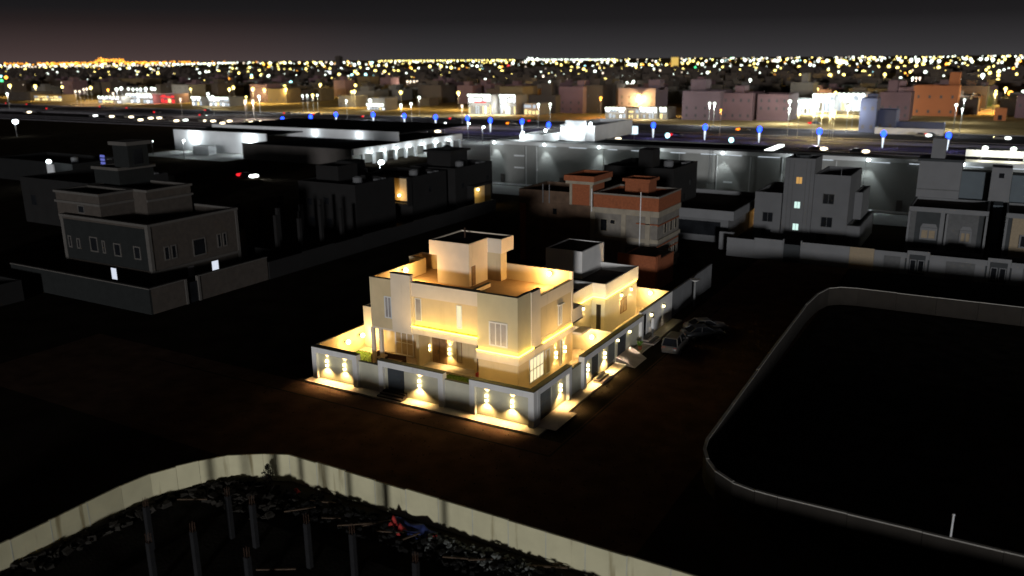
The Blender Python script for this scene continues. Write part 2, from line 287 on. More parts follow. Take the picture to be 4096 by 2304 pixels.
bw = thing('boundary_wall', (-11, 0, 0), 'white framed front wall of the lit villa with lamps and a dark gate', 'wall')
def wframe(p, a0, a1, n, ztop=3.14, opens=(), panel='cream_panel'):
    # white portal frame standing proud of a recessed cream panel
    f = MB(); pw = .5
    def q(b0, b1, c0, c1, d0, d1): return (b0, b1, -d1, -d0, c0, c1) if n == '-y' else (d0, d1, b0, b1, c0, c1)
    f.box(*q(a0, a0+pw, .15, ztop-.5, -.24, .3)); f.box(*q(a1-pw, a1, .15, ztop-.5, -.24, .3)); f.box(*q(a0, a1, ztop-.5, ztop, -.24, .3))
    f.build('frame', 'white_plaster', p)
    MB().box(*q(a0-.02, a1+.02, ztop+.003, ztop+.06, -.26, .32)).build('coping', 'coping_dark', p)
    c = a0+pw
    for o0, o1 in list(opens)+[(a1-pw, None)]:
        if o0-c > .05: MB().box(*q(c, o0, .15, ztop-.502, -.2, 0)).build('panel', panel, p)
        if o1: c = o1
    return q
def lowwall(p, a0, a1, n, ztop=2.55):
    q = (lambda b0, b1, c0, c1, d0, d1: (b0, b1, -d1, -d0, c0, c1)) if n == '-y' else (lambda b0, b1, c0, c1, d0, d1: (d0, d1, b0, b1, c0, c1))
    MB().box(*q(a0+.003, a1-.003, .15, ztop, -.2, .0)).build('panel', 'cream_panel', p); MB().box(*q(a0+.02, a1-.02, ztop+.003, ztop+.06, -.22, .04)).build('coping', 'coping_dark', p)
wframe(bw, -22.5, -17.3, '-y'); lowwall(bw, -17.3, -14.93, '-y')
q = wframe(bw, -14.93, -8.2, '-y', opens=[(-14.1, -12.38)]); lowwall(bw, -8.2, -5.63, '-y'); wframe(bw, -5.63, .3, '-y')
gt = bx('gate', 'gate_steel', bw, -14.08, -12.4, -.06, .02, .55, 2.62)
for z in (.75, 1.3, 1.85, 2.4): bx('rail', 'gate_steel', gt, -14.02, -12.46, -.085, -.06, z, z+.06)
bx('handle', 'lamp_metal', gt, -12.62, -12.56, -.14, -.085, 1.35, 1.75)
for i, d in enumerate((.35, .7, 1.05)): bx('step', 'step_dark', bw, -14.5-.05*i, -12.1+.05*i, -d, -d+.35-.002 if i else -.002, .15, .55-.13*i)
sw = thing('boundary_wall', (0, 16, 0), 'long side wall of the lit villa with garage doors and lamps on the street', 'wall')
wframe(sw, .302, 6.45, '+x', opens=[(.85, 3.25)]); lowwall(sw, 6.45, 8.9, '+x')
q = wframe(sw, 8.9, 22.9, '+x', ztop=3.1, opens=[(11.1, 12.56), (14.75, 16.4), (17.0, 19.1)])
def sdoor(name, y0, y1, z0, z1, mat, slats=0):
    o = bx(name, mat, sw, -.10, -.03, y0, y1, z0, z1)
    for i in range(slats):
        z = z0+(z1-z0)*(i+.5)/slats; bx('slat', mat, o, -.03, -.012, y0+.04, y1-.04, z-.10, z+.10)
    return o
sdoor('garage_door', .88, 3.22, .25, 2.62, 'garage_grey', 9); sdoor('door', 11.12, 12.54, .6, 2.58, 'gate_steel'); sdoor('door', 14.77, 16.38, .5, 2.58, 'garage_grey'); sdoor('garage_door', 17.02, 19.08, .25, 2.58, 'gate_steel', 8)
bx('panel', 'white_plaster', sw, -.24, .0, 22.902, 32.2, .15, 3.32); bx('coping', 'coping_dark', sw, -.26, .04, 22.902, 32.2, 3.323, 3.38)
sd = bx('door', 'pane_dark', sw, .002, .05, 23.3, 24.25, .6, 2.9); bx('frame', 'white_plaster', sd, .002, .07, 24.26, 24.36, .6, 2.95)
struct('ramp', MB().prism([(.05, .12), (2.0, .12), (2.0, 3.9), (.05, 3.9)], .15, .19), 'ramp')
m = MB(); m.v += [(.05, 16.6, .62), (2.1, 16.2, .06), (2.1, 19.2, .06), (.05, 20.3, .62), (.05, 16.6, 0), (2.1, 16.2, 0), (2.1, 19.2, 0), (.05, 20.3, 0)]; m.f += [(0, 1, 2, 3), (0, 4, 5, 1), (1, 5, 6, 2), (2, 6, 7, 3)]; struct('ramp', m, 'ramp')
for y0, y1, nst in ((10.9, 12.8, 3), (22.9, 24.9, 4)):
    for i in range(nst): struct('step', MB().box(.31 if y0 < 20 else .05, .9-.0+ (nst-1-i)*.30-.3, y0-.04*(nst-i), y1+.04*(nst-i), .15+.13*i, .15+.13*(i+1)-.003), 'step_dark' if i % 2 else 'ramp')
lw = thing('boundary_wall', (-22.4, 16, 0), 'plain plastered side wall glowing behind the leftmost gate frame', 'wall')
bx('panel', 'beige_plaster', lw, -22.5, -22.26, .26, 32.2, 0, 3.2)
bk = thing('boundary_wall', (-11, 32.1, 0), 'yellow lit cross wall behind the guest house', 'wall'); bx('panel', 'cream_panel', bk, -22.24, -.26, 31.97, 32.2, 0, 3.3)
dv = thing('boundary_wall', (-2, 16, 0), 'glowing yard divider wall between villa and guest house', 'wall'); bx('panel', 'cream_panel', dv, -4.4, -.26, 16.0, 16.2, 1, 3.25)

# ------------------------------------------------------------------ the lit villa
V = thing('lit_villa', (-10.5, 8, 0), 'brightly lit cream and white two storey villa with yellow light strips', 'house')
def vb(n, m, *a): return bx(n, m, V, *a)
vb('ground_floor_wall', 'beige_plaster', -18.0, -2.87, 6.0, 13.05, 0, 4.88)
vb('tower_base', 'beige_plaster', -6.7, -2.872, 2.87, 5.998, 0, 3.75)
vb('porch_floor', 'paving', -18.25, -6.72, 4.5, 5.998, .98, 1.2)
for i in range(2): vb('step', 'paving', -14.4, -11.3, 4.5-.38*(i+1), 4.5-.38*i-.002, .98, 1.2-.075*(i+1))
vb('porch_ceiling', 'cream_white', -17.98, -6.72, 3.41, 5.998, 4.72, 4.88); vb('ceiling_edge', 'cream_white', -17.98, -13.5, 2.9, 3.40, 4.72, 4.898)
# upper floor: front
vb('wall', 'beige_plaster', -18.0, -15.56, 2.87, 3.12, 4.9, 9.46)
vb('pilaster', 'cream_white', -15.555, -13.46, 2.74, 3.2, 4.9, 10.12)
vb('wall', 'beige_plaster', -13.455, -6.705, 3.2, 3.4, 5.52, 8.265)
vb('parapet_band', 'cream_white', -13.455, -6.705, 2.87, 3.4, 8.268, 9.49)
vb('lower_band', 'cream_white', -13.455, -6.705, 2.78, 3.4, 4.9, 5.5)
vb('tower_wall', 'beige_plaster_cool', -6.7, -2.87, 2.87, 3.12, 4.52, 9.49); vb('tower_wall', 'beige_plaster_cool', -3.12, -2.872, 3.122, 5.06, 4.52, 9.488); vb('tower_wall', 'beige_plaster_cool', -6.7, -6.45, 3.402, 3.9, 8.0, 9.488)
vb('tower_band', 'cream_white', -6.82, -2.76, 2.76, 5.4, 3.752, 4.5)
# upper floor: side and back
vb('pilaster', 'cream_white', -3.12, -2.77, 5.062, 6.62, 4.52, 9.42)
vb('wall', 'beige_plaster', -3.12, -2.9, 6.622, 12.78, 4.42, 7.67); vb('parapet_band', 'cream_white', -3.12, -2.84, 6.622, 12.78, 7.672, 8.71)
vb('side_band', 'cream_white', -3.3, -2.72, 5.402, 13.08, 3.86, 4.4)
vb('corner_post', 'cream_white', -3.12, -2.83, 12.782, 13.05, 4.42, 9.5)
vb('wall', 'beige_plaster', -18.0, -17.75, 3.122, 10.9, 4.9, 9.46); vb('wall', 'beige_plaster', -19.6, -19.35, 11.152, 12.798, 1, 9.5); vb('wall', 'beige_plaster', -19.6, -17.76, 10.902, 11.15, 1, 9.5); vb('wall', 'beige_plaster', -19.6, -3.122, 12.8, 13.05, 4.9, 9.5)
for a in ((-18.02, -15.56, 2.85, 3.14, 9.462, 9.51), (-15.6, -13.42, 2.7, 3.22, 10.122, 10.17), (-13.42, -6.72, 2.85, 3.42, 9.492, 9.535), (-6.72, -2.85, 2.85, 3.14, 9.492, 9.535), (-3.14, -2.85, 3.142, 5.07, 9.49, 9.533), (-3.14, -2.75, 5.072, 6.64, 9.422, 9.465), (-3.14, -2.82, 6.642, 12.76, 8.712, 8.755), (-3.14, -2.81, 12.765, 13.07, 9.502, 9.55)): vb('coping', 'coping_dark', *a)
vb('roof', 'roof_tile', -17.748, -3.122, 3.402, 12.798, 7.75, 8.0); vb('roof', 'roof_tile', -19.348, -17.75, 11.152, 12.798, 7.75, 7.997)
vb('kerb', 'cream_white', -9.75, -9.5, 3.402, 9.6, 8.002, 8.35); vb('coping', 'coping_dark', -9.77, -9.48, 3.404, 9.62, 8.352, 8.40)
# rooftop stair block
vb('penthouse', 'cream_white', -14.6, -11.1, 8.55, 12.79, 8.002, 10.65); vb('penthouse', 'beige_plaster', -11.098, -9.65, 11.7, 12.79, 8.002, 10.65)
m = MB(); pts = [(-15.4, 8.48), (-11.03, 8.48), (-11.03, 11.64), (-9.52, 11.64), (-9.52, 13.9), (-15.4, 13.9)]; ins = [(-15.2, 8.68), (-11.23, 8.68), (-11.23, 11.84), (-9.72, 11.84), (-9.72, 13.7), (-15.2, 13.7)]
for i in range(6):
    j = (i+1) % 6; a, b, c, d = pts[i], pts[j], ins[i], ins[j]
    m.quad((*a, 10.652), (*b, 10.652), (*b, 12), (*a, 12)); m.quad((*a, 12), (*b, 12), (*d, 12), (*c, 12)); m.quad((*c, 12), (*d, 12), (*d, 11.85), (*c, 11.85)); m.quad((*a, 10.652), (*b, 10.652), (*d, 10.652), (*c, 10.652))
m.build('penthouse_band', 'cream_white', V); m = MB(); m.v += [(*p, 11.88) for p in ins]; m.f.append(tuple(range(6))); m.build('penthouse_roof', 'roof_dark', V)
vb('penthouse_door', 'wood_door', -11.098, -11.04, 8.92, 9.52, 8.05, 9.85); vb('vent_pipe', 'wood_dark', -13.3, -13.18, 11.2, 11.32, 11.885, 12.85)
# columns, side block, canopies
for x in (-18.1, -17.2): vb('column', 'cream_white', x-.15, x+.15, 3.0, 3.3, 1.0, 4.718)
vb('column', 'beige_plaster', -14.2, -13.9, 4.3, 5.99, 1.2, 4.718); vb('column', 'beige_plaster', -8.6, -8.35, 5.2, 5.99, 1.2, 4.718)
MB().shell(-22.255, -18.005, 6.8, 12.9, 1, 5.15, 4.3).build('side_block', 'cream_panel', V)
vb('link_canopy', 'cream_white', -5.2, -2.86, 13.082, 15.1, 4.62, 5.85); vb('canopy_roof', 'coping_dark', -5.25, -2.80, 13.084, 15.15, 4.5, 4.615); vb('entrance_canopy', 'cream_white', -3.0, -2.0, 13.2, 15.1, 3.5, 3.7)
# light strips
for a in ((-6.78, -2.70, 2.70, 2.757, 4.50, 4.62), (-2.757, -2.70, 2.70, 5.32, 4.50, 4.62), (-2.835, -2.775, 7.1, 12.75, 4.42, 4.54), (-13.44, -6.68, 2.71, 2.777, 5.52, 5.63)): vb('light_strip', 'e_led', *a)
for a, b, n, u_, d_ in (((-6.7, 2.70, 4.6), (-2.7, 2.70, 4.6), '-y', 26, 30), ((-2.70, 2.8, 4.6), (-2.70, 5.3, 4.6), '+x', 26, 30), ((-2.775, 7.1, 4.5), (-2.775, 12.7, 4.5), '+x', 34, 24), ((-13.4, 2.71, 5.6), (-6.75, 2.71, 5.6), '-y', 34, 14)): facade_fill(V, a, b, n, u_, d_)
# windows and doors
window(V, '-y', -5.6, -3.83, 5.1, 7.2, 2.87, mull=2, fw=.13, rows=0); window(V, '-y', -16.42, -15.62, 5.9, 7.9, 2.87, mull=1); window(V, '-y', -13.3, -12.65, 6.02, 8.05, 3.2, fw=.06)
window(V, '-y', -8.99, -8.46, 5.95, 8.0, 3.2, fw=.04, pane='e_slit'); window(V, '+x', 10.1, 10.9, 5.1, 7.0, -2.9, mull=1, hood=.25)
window(V, '+x', 4.75, 7.35, 1.45, 3.72, -2.87, fw=.12, mull=3, rows=1, pane='e_window'); window(V, '+x', 10.5, 10.95, 1.25, 3.7, -2.87, pane='pane_amber'); window(V, '+x', 7.7, 8.5, 1.3, 3.6, -2.87, pane='pane_amber')
window(V, '-y', -17.9, -15.75, 1.25, 3.75, 6.0, mull=2, rows=1, pane='pane_amber', fw=.12); window(V, '-y', -15.4, -14.78, 1.62, 3.8, 6.0, frame='wood_door', pane='pane_amber', fw=.05); window(V, '-y', -10.95, -10.4, 1.62, 3.8, 6.0, frame='wood_door', pane='pane_amber', fw=.05)
fd = vb('front_door', 'wood_door', -13.62, -12.0, 5.93, 5.999, 1.21, 3.82); bx('leaf_panel', 'wood_dark', fd and V, -12.83, -12.79, 5.915, 5.929, 1.25, 3.78); bx('handle', 'lamp_metal', fd, -12.98, -12.92, 5.88, 5.929, 2.1, 2.5)

# guest house behind
Gs = thing('guest_house', (-7, 24, 0), 'low annex with a yellow light strip under its roof edge', 'house')
def gb(n, m, *a): return bx(n, m, Gs, *a)
gb('wall', 'cream_panel', -12, -4.5, 16.4, 20.848, 0, 4.9); gb('wall', 'cream_panel', -12, -3.1, 20.85, 29.4, 0, 4.9)
MB().shell(-12, -4.4, 16.3, 20.78, 4.902, 6.36, 5.5, .2).build('parapet_band', 'white_plaster', Gs); MB().shell(-12.02, -3.0, 20.782, 29.5, 4.902, 6.38, 5.5, .2).build('parapet_band', 'white_plaster', Gs)
gb('roof', 'roof_dark', -11.78, -4.62, 16.5, 20.76, 5.502, 5.56); gb('roof', 'roof_dark', -11.8, -3.22, 21.0, 29.28, 5.502, 5.56)
for a in ((-4.395, -4.33, 17.3, 20.72, 4.90, 5.02), (-4.33, -2.93, 20.715, 20.778, 4.90, 5.02), (-2.995, -2.93, 20.78, 28.9, 4.90, 5.02)): gb('light_strip', 'e_led', *a)
for a, b, n in (((-4.33, 17.3, 4.95), (-4.33, 20.6, 4.95), '+x'), ((-2.93, 20.9, 4.95), (-2.93, 28.9, 4.95), '+x')): facade_fill(Gs, a, b, n, 26, 38)
gb('door', 'pane_dark', -3.98, -3.5, 20.80, 20.848, 1.3, 4.2); window(Gs, '+x', 24.95, 26.6, 2.2, 3.75, -3.1, frame='wood_door', pane='pane_amber', mull=1)
MB().shell(-11.6, -7.3, 24.4, 30.0, 5.57, 8.5, 8.38, .2).build('stair_block', 'white_plaster', Gs); gb('stair_roof', 'roof_dark', -11.38, -7.52, 24.62, 29.78, 8.382, 8.42)

# lamps
for i, (x, lab) in enumerate(((-20.95, 'left lamp of the pair in the leftmost front wall frame'), (-18.9, 'right lamp of the pair in the leftmost front wall frame'), (-10.75, 'single wall lamp right of the dark front gate'), (-4.12, 'left lamp of the pair in the corner front wall frame'), (-1.75, 'right lamp of the pair in the corner front wall frame'))): wall_lamp(x, 0, 1.75, '-y', lab)
for y, lab in ((4.75, 'side wall lamp next to the corner garage door'), (10.1, 'side wall lamp before the first dark side door'), (13.75, 'side wall lamp between the two side doors')): wall_lamp(0, y, 1.75, '+x', lab)
for y, z, lab in ((16.7, 2.5, 'narrow downlight beside the grey side door'), (19.65, 2.5, 'narrow downlight past the ramp garage door'), (25.6, 2.6, 'narrow downlight beside the small white sign box'), (29.2, 2.6, 'last narrow downlight at the far end of the side wall')): wall_lamp(.02, y, z, '+x', lab, P=320, up=0, color=(1, .84, .66), group='downlights of the side wall', ang=50)
for x, lab in ((-13.97, 'wall lamp left of the brown front door'), (-11.70, 'wall lamp right of the brown front door')): wall_lamp(x, 5.99, 2.55, '-y', lab, P=300, up=1.0)
for y, lab in ((9.55, 'left lamp of the pair on the villa side wall under the light strip'), (11.3, 'right lamp of the pair on the villa side wall under the light strip')): wall_lamp(-2.865, y, 2.6, '+x', lab, P=300, up=1.0)
for x, y, z, lab in ((-3.095, 24.95, 4.45, 'annex downlight above the small brown window'), (-3.095, 27.6, 4.45, 'annex downlight at the far corner'), (-4.495, 18.6, 4.45, 'annex downlight at its near recessed corner')): wall_lamp(x, y, z, '+x', lab, P=260, up=0, color=WARMW, group='downlights of the annex')
globe_lamp(-22.26, 3.9, 2.4, '+x', 'round lamp on the glowing left yard wall, nearer one', 300); globe_lamp(-22.26, 6.0, 2.45, '+x', 'round lamp on the glowing left yard wall, farther one', 300)
globe_lamp(-17.75, 7.3, 9.15, '+x', 'round lamp at the left roof parapet'); globe_lamp(-4.95, 12.8, 9.15, '-y', 'round lamp on the back roof parapet'); globe_lamp(-2.05, 16.0, 2.6, '-y', 'round lamp on the yard divider wall', 420); globe_lamp(-2.3, 31.97, 2.95, '-y', 'round lamp on the cross wall behind the annex', 480)
# yard furniture
def sofa(name, x, y, rz, w, label):
    t = thing(name, (x, y, 1.02), label, 'sofa'); o = Vector((x, y, 1.02)); ORIG[t.name] = Vector()
    MB().box(-w/2, w/2, -.4, .4, .18, .36).build('seat_frame', 'wood_dark', t); MB().box(-w/2+.12, w/2-.12, -.36, .28, .362, .5).build('cushion', 'cushion', t)
    MB().box(-w/2, w/2, .30, .40, .362, .95).build('backrest', 'wood_dark', t)
    for s in (-1, 1): MB().box(s*w/2-.05, s*w/2+.05, -.4, .299, .362, .66).build('armrest', 'wood_dark', t)
    for sx in (-1, 1):
        for sy in (-1, 1): MB().box(sx*(w/2-.1)-.04, sx*(w/2-.1)+.04, sy*.33-.04, sy*.33+.04, 0, .179).build('leg', 'wood_dark', t)
    t.rotation_euler = (0, 0, rz); return t
sofa('garden_sofa', -18.2, 4.1, math.pi/2, 1.7, 'dark wooden garden sofa facing the villa terrace, at the left of the table'); sofa('garden_sofa', -16.4, 3.9, .05, 2.0, 'long dark wooden garden sofa with pale cushion behind the gate frame')
t = thing('garden_table', (-17.2, 3.2, 1.02), 'low dark wooden table among the garden sofas', 'table'); bx('top', 'wood_dark', t, -17.7, -16.7, 2.9, 3.5, 1.42, 1.48)
for sx in (-17.6, -16.8):
    for sy in (3.0, 3.4): bx('leg', 'wood_dark', t, sx-.04, sx+.04, sy-.04, sy+.04, 1.02, 1.419)
t = thing('red_floor_seat', (-7.6, 5.1, 1.2), 'red cushioned floor seat beside the tower wall of the porch', 'seat'); bx('seat', 'red_fabric', t, -8.2, -6.8, 4.7, 5.6, 1.202, 1.5); bx('backrest', 'red_fabric', t, -8.2, -6.8, 5.602, 5.8, 1.202, 1.95)
t = thing('sign_box', (.85, 24.15, .15), 'slim white utility box on a post beside the side wall steps', 'box'); bx('post', 'pole_grey', t, .81, .89, 24.1, 24.2, .15, 1.5); bx('cabinet', 'white_plaster', t, .72, .98, 23.9, 24.4, 1.502, 2.6)
t = thing('plant_pot', (.75, 20.9, .15), 'small potted plant by the side wall downlight', 'plant'); MB().cyl(.75, 20.9, .15, .55, .16, .22).build('pot', 'brick', t)
m = MB(); r = random.Random(3)
for i in range(60):
    a = r.uniform(0, 6.3); d = r.uniform(.05, .4); z = .6+r.uniform(0, .5); x, y = .75+d*math.cos(a), 20.9+d*math.sin(a); m.quad((.75, 20.9, .55), (x, y, z), (x+.06, y+.06, z+.02))
m.build('foliage', 'lawn', t)

# ------------------------------------------------------------------ dark stone villa on the left
LV = thing('stone_villa', (-68, 19, 0), 'unlit grey stone villa with pale cornices and two lit ground floor windows', 'house')
def lb(n, m, *a): return bx(n, m, LV, *a)
MB().shell(-77.4, -60, 12, 26, 0, 8.5, 7.6).build('wall', 'villa_stone', LV); lb('front_shade_sheet', 'villa_dark', -77.0, -60.5, 11.94, 11.998, 2.9, 8.2)  # dark front sheet: the front's deeper shade put into its colour
MB().ring(-77.6, -59.82, 11.82, 26.18, 8.502, 8.8, .5).build('cornice', 'villa_trim', LV); lb('roof', 'roof_dark', -77.1, -60.3, 12.3, 25.7, 7.602, 7.65)
for a in ((-60.5, -59.9, 11.88, 12.3, 0, 8.49), (-60.3, -59.9, 25.7, 26.1, 0, 8.49), (-77.5, -76.9, 11.88, 12.3, 0, 8.49)): lb('corner_strip', 'villa_trim', *a)
lb('string_course', 'villa_trim', -59.999, -59.88, 12.32, 25.68, 2.55, 2.9)
MB().shell(-79.5, -70.3, 13.0, 25.2, 7.66, 11.4, 10.7).build('upper_block', 'villa_stone', LV); MB().shell(-70.298, -67.7, 18.0, 25.2, 7.66, 11.4, 10.7).build('upper_block', 'villa_stone', LV)
for z in (10.1, 11.402):
    MB().ring(-79.7, -70.1, 12.8, 18.0, z, z+.3, .55).build('cornice', 'villa_trim', LV); MB().ring(-70.098 if z < 11 else -79.7, -67.5, 18.002, 25.4, z, z+.3, .55).build('cornice', 'villa_trim', LV)
MB().shell(-81, -75.6, 20, 25.6, 10.8, 13.6, 13.0).build('penthouse', 'villa_dark', LV); MB().ring(-81.25, -75.35, 19.75, 25.85, 13.602, 14.0, .6).build('cornice', 'villa_trim', LV)
lb('turret', 'villa_dark', -77.4, -74.2, 20.8, 24, 14.003, 17.0); lb('turret_cap', 'villa_trim', -77.75, -73.85, 20.45, 24.35, 17.002, 17.5); lb('turret_opening', 'pane_dark', -74.198, -74.15, 21.6, 23.0, 14.4, 16.4)
MB().shell(-77.4, -61.2, 26.19, 28.4, 0, 5.2, 4.4).build('rear_wing', 'villa_stone', LV)
for a0, a1, z0, z1 in ((13.9, 14.75, 3.9, 5.7), (14.95, 15.8, 3.9, 5.7), (18.3, 20.4, 3.5, 5.8), (22.3, 23.0, 3.9, 5.8), (23.25, 23.95, 3.9, 5.8)): window(LV, '+x', a0, a1, z0, z1, -60, 'villa_trim', 'pane_dark', .16, proud=.08)
for a0, a1, z0, z1 in ((-67.0, -65.6, 4.2, 5.9), (-63.1, -61.8, 4.2, 5.9), (-71.8, -70.2, 4.3, 6.3), (-74.6, -73.9, 4.4, 5.8), (-76.4, -75.7, 4.4, 6.0), (-69.3, -68.7, 4.3, 6.0)): window(LV, '-y', a0, a1, z0, z1, 11.94, 'villa_trim', 'pane_dark', .16, proud=.08)
window(LV, '-y', -75.0, -73.6, 8.9, 10.0, 13.0, 'villa_trim', 'pane_dark', .14, proud=.08)
window(LV, '+x', 20.9, 22.2, .9, 2.4, -60, 'villa_trim', 'e_coolwin', .1); window(LV, '-y', -68.4, -67.1, .9, 2.6, 12, 'villa_trim', 'e_coolwin', .1); window(LV, '+x', 17.0, 18.2, .9, 2.5, -60, 'villa_trim', 'pane_grey', .1)
LW = thing('stone_villa_wall', (-60, 6, 0), 'dark plastered plot wall around the unlit stone villa', 'wall')
bx('panel', 'villa_dark', LW, -80, -52.85, 5.9, 6.15, 0, 3.0); bx('panel', 'villa_stone', LW, -53.1, -52.85, 6.152, 10.8, 0, 3.0); bx('panel', 'villa_stone', LW, -53.1, -52.85, 13.0, 24.0, 0, 3.0)  # front panel darker than the side ones: shade put into the colour
bx('gate', 'pane_dark', LW, -53.0, -52.95, 11.1, 12.7, 0, 2.5)
for y in (10.802, 12.702): bx('gate_post', 'villa_trim', LW, -53.2, -52.75, y, y+.296, 0, 3.1)
bx('coping', 'villa_trim', LW, -80, -52.75, 5.82, 6.22, 3.002, 3.12); bx('coping', 'villa_trim', LW, -53.2, -52.75, 6.222, 10.8, 3.002, 3.12); bx('coping', 'villa_trim', LW, -53.2, -52.75, 13.0, 24.0, 3.002, 3.12)
MW = thing('street_wall', (-53, 55, 0), 'low dark street wall running past the unfinished columns', 'wall')
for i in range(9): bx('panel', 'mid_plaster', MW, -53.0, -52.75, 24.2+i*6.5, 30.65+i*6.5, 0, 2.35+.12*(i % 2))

# unfinished column frame and dark houses along the left street
UC = thing('column_frame', (-66, 40, 0), 'dark unfinished concrete frame of bare columns beside the stone villa', 'building')
for ix in range(4):
    for iy in range(4): bx('column', 'mid_plaster', UC, -72+ix*4.2, -71.5+ix*4.2, 32+iy*4.6, 32.5+iy*4.6, 0, 5.6+1.2*((ix+iy) % 2))
bx('base_wall', 'mid_plaster', UC, -73, -58.5, 30.4, 30.7, 0, 2.2)
def dark_house(label, x0, x1, y0, y1, z, ph=None, win=(), mat='mid_plaster'):
    t = thing('dark_house', ((x0+x1)/2, (y0+y1)/2, 0), label, 'house')
    MB().shell(x0, x1, y0, y1, 0, z, z-.9).build('wall', mat, t); bx('roof', 'roof_dark', t, x0+.3, x1-.3, y0+.3, y1-.3, z-.898, z-.85)
    if ph: MB().shell(*ph[:4], z-.84, ph[4], ph[4]-.6).build('stair_block', mat, t)
    for n, a0, a1, z0, z1 in win: window(t, n, a0, a1, z0, z1, x1 if n == '+x' else y0, mat, 'pane_dark', .12)
    if z > 4:
        tx, ty = x0+(x1-x0)*.8, y0+(y1-y0)*.35; MB().cyl(tx, ty, z-.85, z+.7, .8, .8, 12).build('water_tank', 'grey_plaster', t); MB().cyl(tx, ty, z+.7, z+.9, .8, .25, 12).build('tank_lid', 'grey_plaster', t)
        for k in range(2): bx('cooling_unit', 'grey_plaster', t, x1-1.6, x1-.7, y1-2.2-1.6*k, y1-1.4-1.6*k, z-.84, z+.1)
    return t
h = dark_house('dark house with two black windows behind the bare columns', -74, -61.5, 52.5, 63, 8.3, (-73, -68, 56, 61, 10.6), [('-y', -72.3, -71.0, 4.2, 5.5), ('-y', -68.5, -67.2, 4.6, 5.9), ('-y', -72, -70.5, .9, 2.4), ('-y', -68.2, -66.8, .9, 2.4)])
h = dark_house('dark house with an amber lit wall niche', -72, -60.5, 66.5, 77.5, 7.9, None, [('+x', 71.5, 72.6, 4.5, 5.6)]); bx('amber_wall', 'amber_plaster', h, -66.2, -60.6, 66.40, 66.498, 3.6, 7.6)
for x in (-66.5, -60.6): bx('niche_cheek', 'mid_plaster', h, x, x+.28, 65.2, 66.398, 3.3, 7.9)
bx('niche_sill', 'mid_plaster', h, -66.5, -60.3, 65.1, 66.398, 2.9, 3.298)
globe_lamp(-62.9, 66.398, 4.6, '-y', 'amber lamp glowing low in the dark house wall niche', 130, (1, .56, .14), .26, 'amber lamps of the dark houses')
h = dark_house('tall dark house with a domed rooftop and a yellow lit entrance', -70, -59.5, 79, 92.5, 8.1, (-68, -62.5, 82, 88, 10.6), [('+x', 81, 82.2, 4.0, 5.2), ('+x', 90, 91.2, 4.4, 5.6)]); MB().ball((-65.2, 85, 10.5), 1.3).build('dome', 'mid_dark', h, True); bx('tower_cap', 'mid_dark', h, -68.5, -62, 81.5, 88.5, 10.602, 11)
bx('entrance_wall', 'amber_plaster', h, -59.498, -59.44, 83.4, 89.4, .2, 3.6)
for y in (83.1, 89.402): bx('entrance_cheek', 'mid_plaster', h, -59.498, -58.0, y, y+.298, 0, 4.0)
bx('entrance_hood', 'mid_plaster', h, -59.498, -57.9, 83.1, 89.7, 4.002, 4.3)
globe_lamp(-59.44, 86.2, 3.2, '+x', 'yellow lamp in the dark house entrance', 150, (1, .70, .20), .26, 'amber lamps of the dark houses')
dark_house('small dark roof block between warehouse and amber niche house', -90, -78, 74, 84, 6.4, (-86, -82, 76, 80, 8.6), mat='mid_dark')
dark_house('dark low house at the left edge beyond the stone villa', -124, -104, 34, 50, 8.2, None, [('-y', -121.5, -119.8, 3.2, 5.2)], mat='mid_plaster')
dark_house('low dark block with a brown parapet behind the stone villa', -135, -110, 46, 56, 6.6, mat='mid_plaster')
dark_house('low dark house at the left edge in front of the red roadside light', -190, -158, 66, 80, 5.2, mat='mid_dark')
dark_house('dark plot wall corner at the left edge below the stone villa', -92, -72, -6, 2.5, 2.6, mat='mid_plaster')
def post_lamp(x, y, z, label, color=COOL, P=900, e='e_cool', r=.35, group='white floodlights near the warehouses', spot=None, name='flood_lamp'):
    t = thing(name, (x, y, 0), label, 'lamp', group); MB().cyl(x, y, 0, z, .09, .06, 8).build('pole', 'pole_grey', t); bx('arm', 'pole_grey', t, x-.05, x+.45, y-.05, y+.05, z-.12, z)
    MB().ball((x+.5, y, z-.1), r, (1, 1, .75)).build('lens', e, t, True)
    if P: lamp_light('POINT', (x+.5, y-.1, z-.1-r-.15), P, color, t, r=.2)
    return t
post_lamp(-91, 95.8, 6, 'very bright white floodlight above the dark houses', P=900, r=.72); post_lamp(-162.5, 63, 6, 'white floodlight over the far left roofs', P=500, r=.6); post_lamp(-307, 140, 6, 'starry white floodlight at the left edge beside the road', P=200, r=1.1)
post_lamp(-182, 117, 5.5, 'white lamp post at the warehouse yard edge', P=500, r=.4); post_lamp(-198, 118.5, 4.5, 'dim lamp post left of the warehouse yard', P=0, r=.18)
t = thing('lit_panel_wall', (-160.5, 63, 0), 'white lit wall end beside the far left floodlight', 'wall'); bx('panel', 'mall_white', t, -161.5, -159.0, 62.0, 62.3, 0, 5.5)
t = thing('blue_panel_screen', (-150, 69, 0), 'narrow blue lit vertical screen among the far left dark houses', 'screen')
em('e_bluescreen', (.22, .26, .9), .55)
for i in range(7): bx('slat', 'e_bluescreen', t, -151.5, -149.9, 68.95, 69.0, 2.0+.8*i, 2.55+.8*i)
# a single car with its lights on in the lane behind the stone villa comes with the cars below

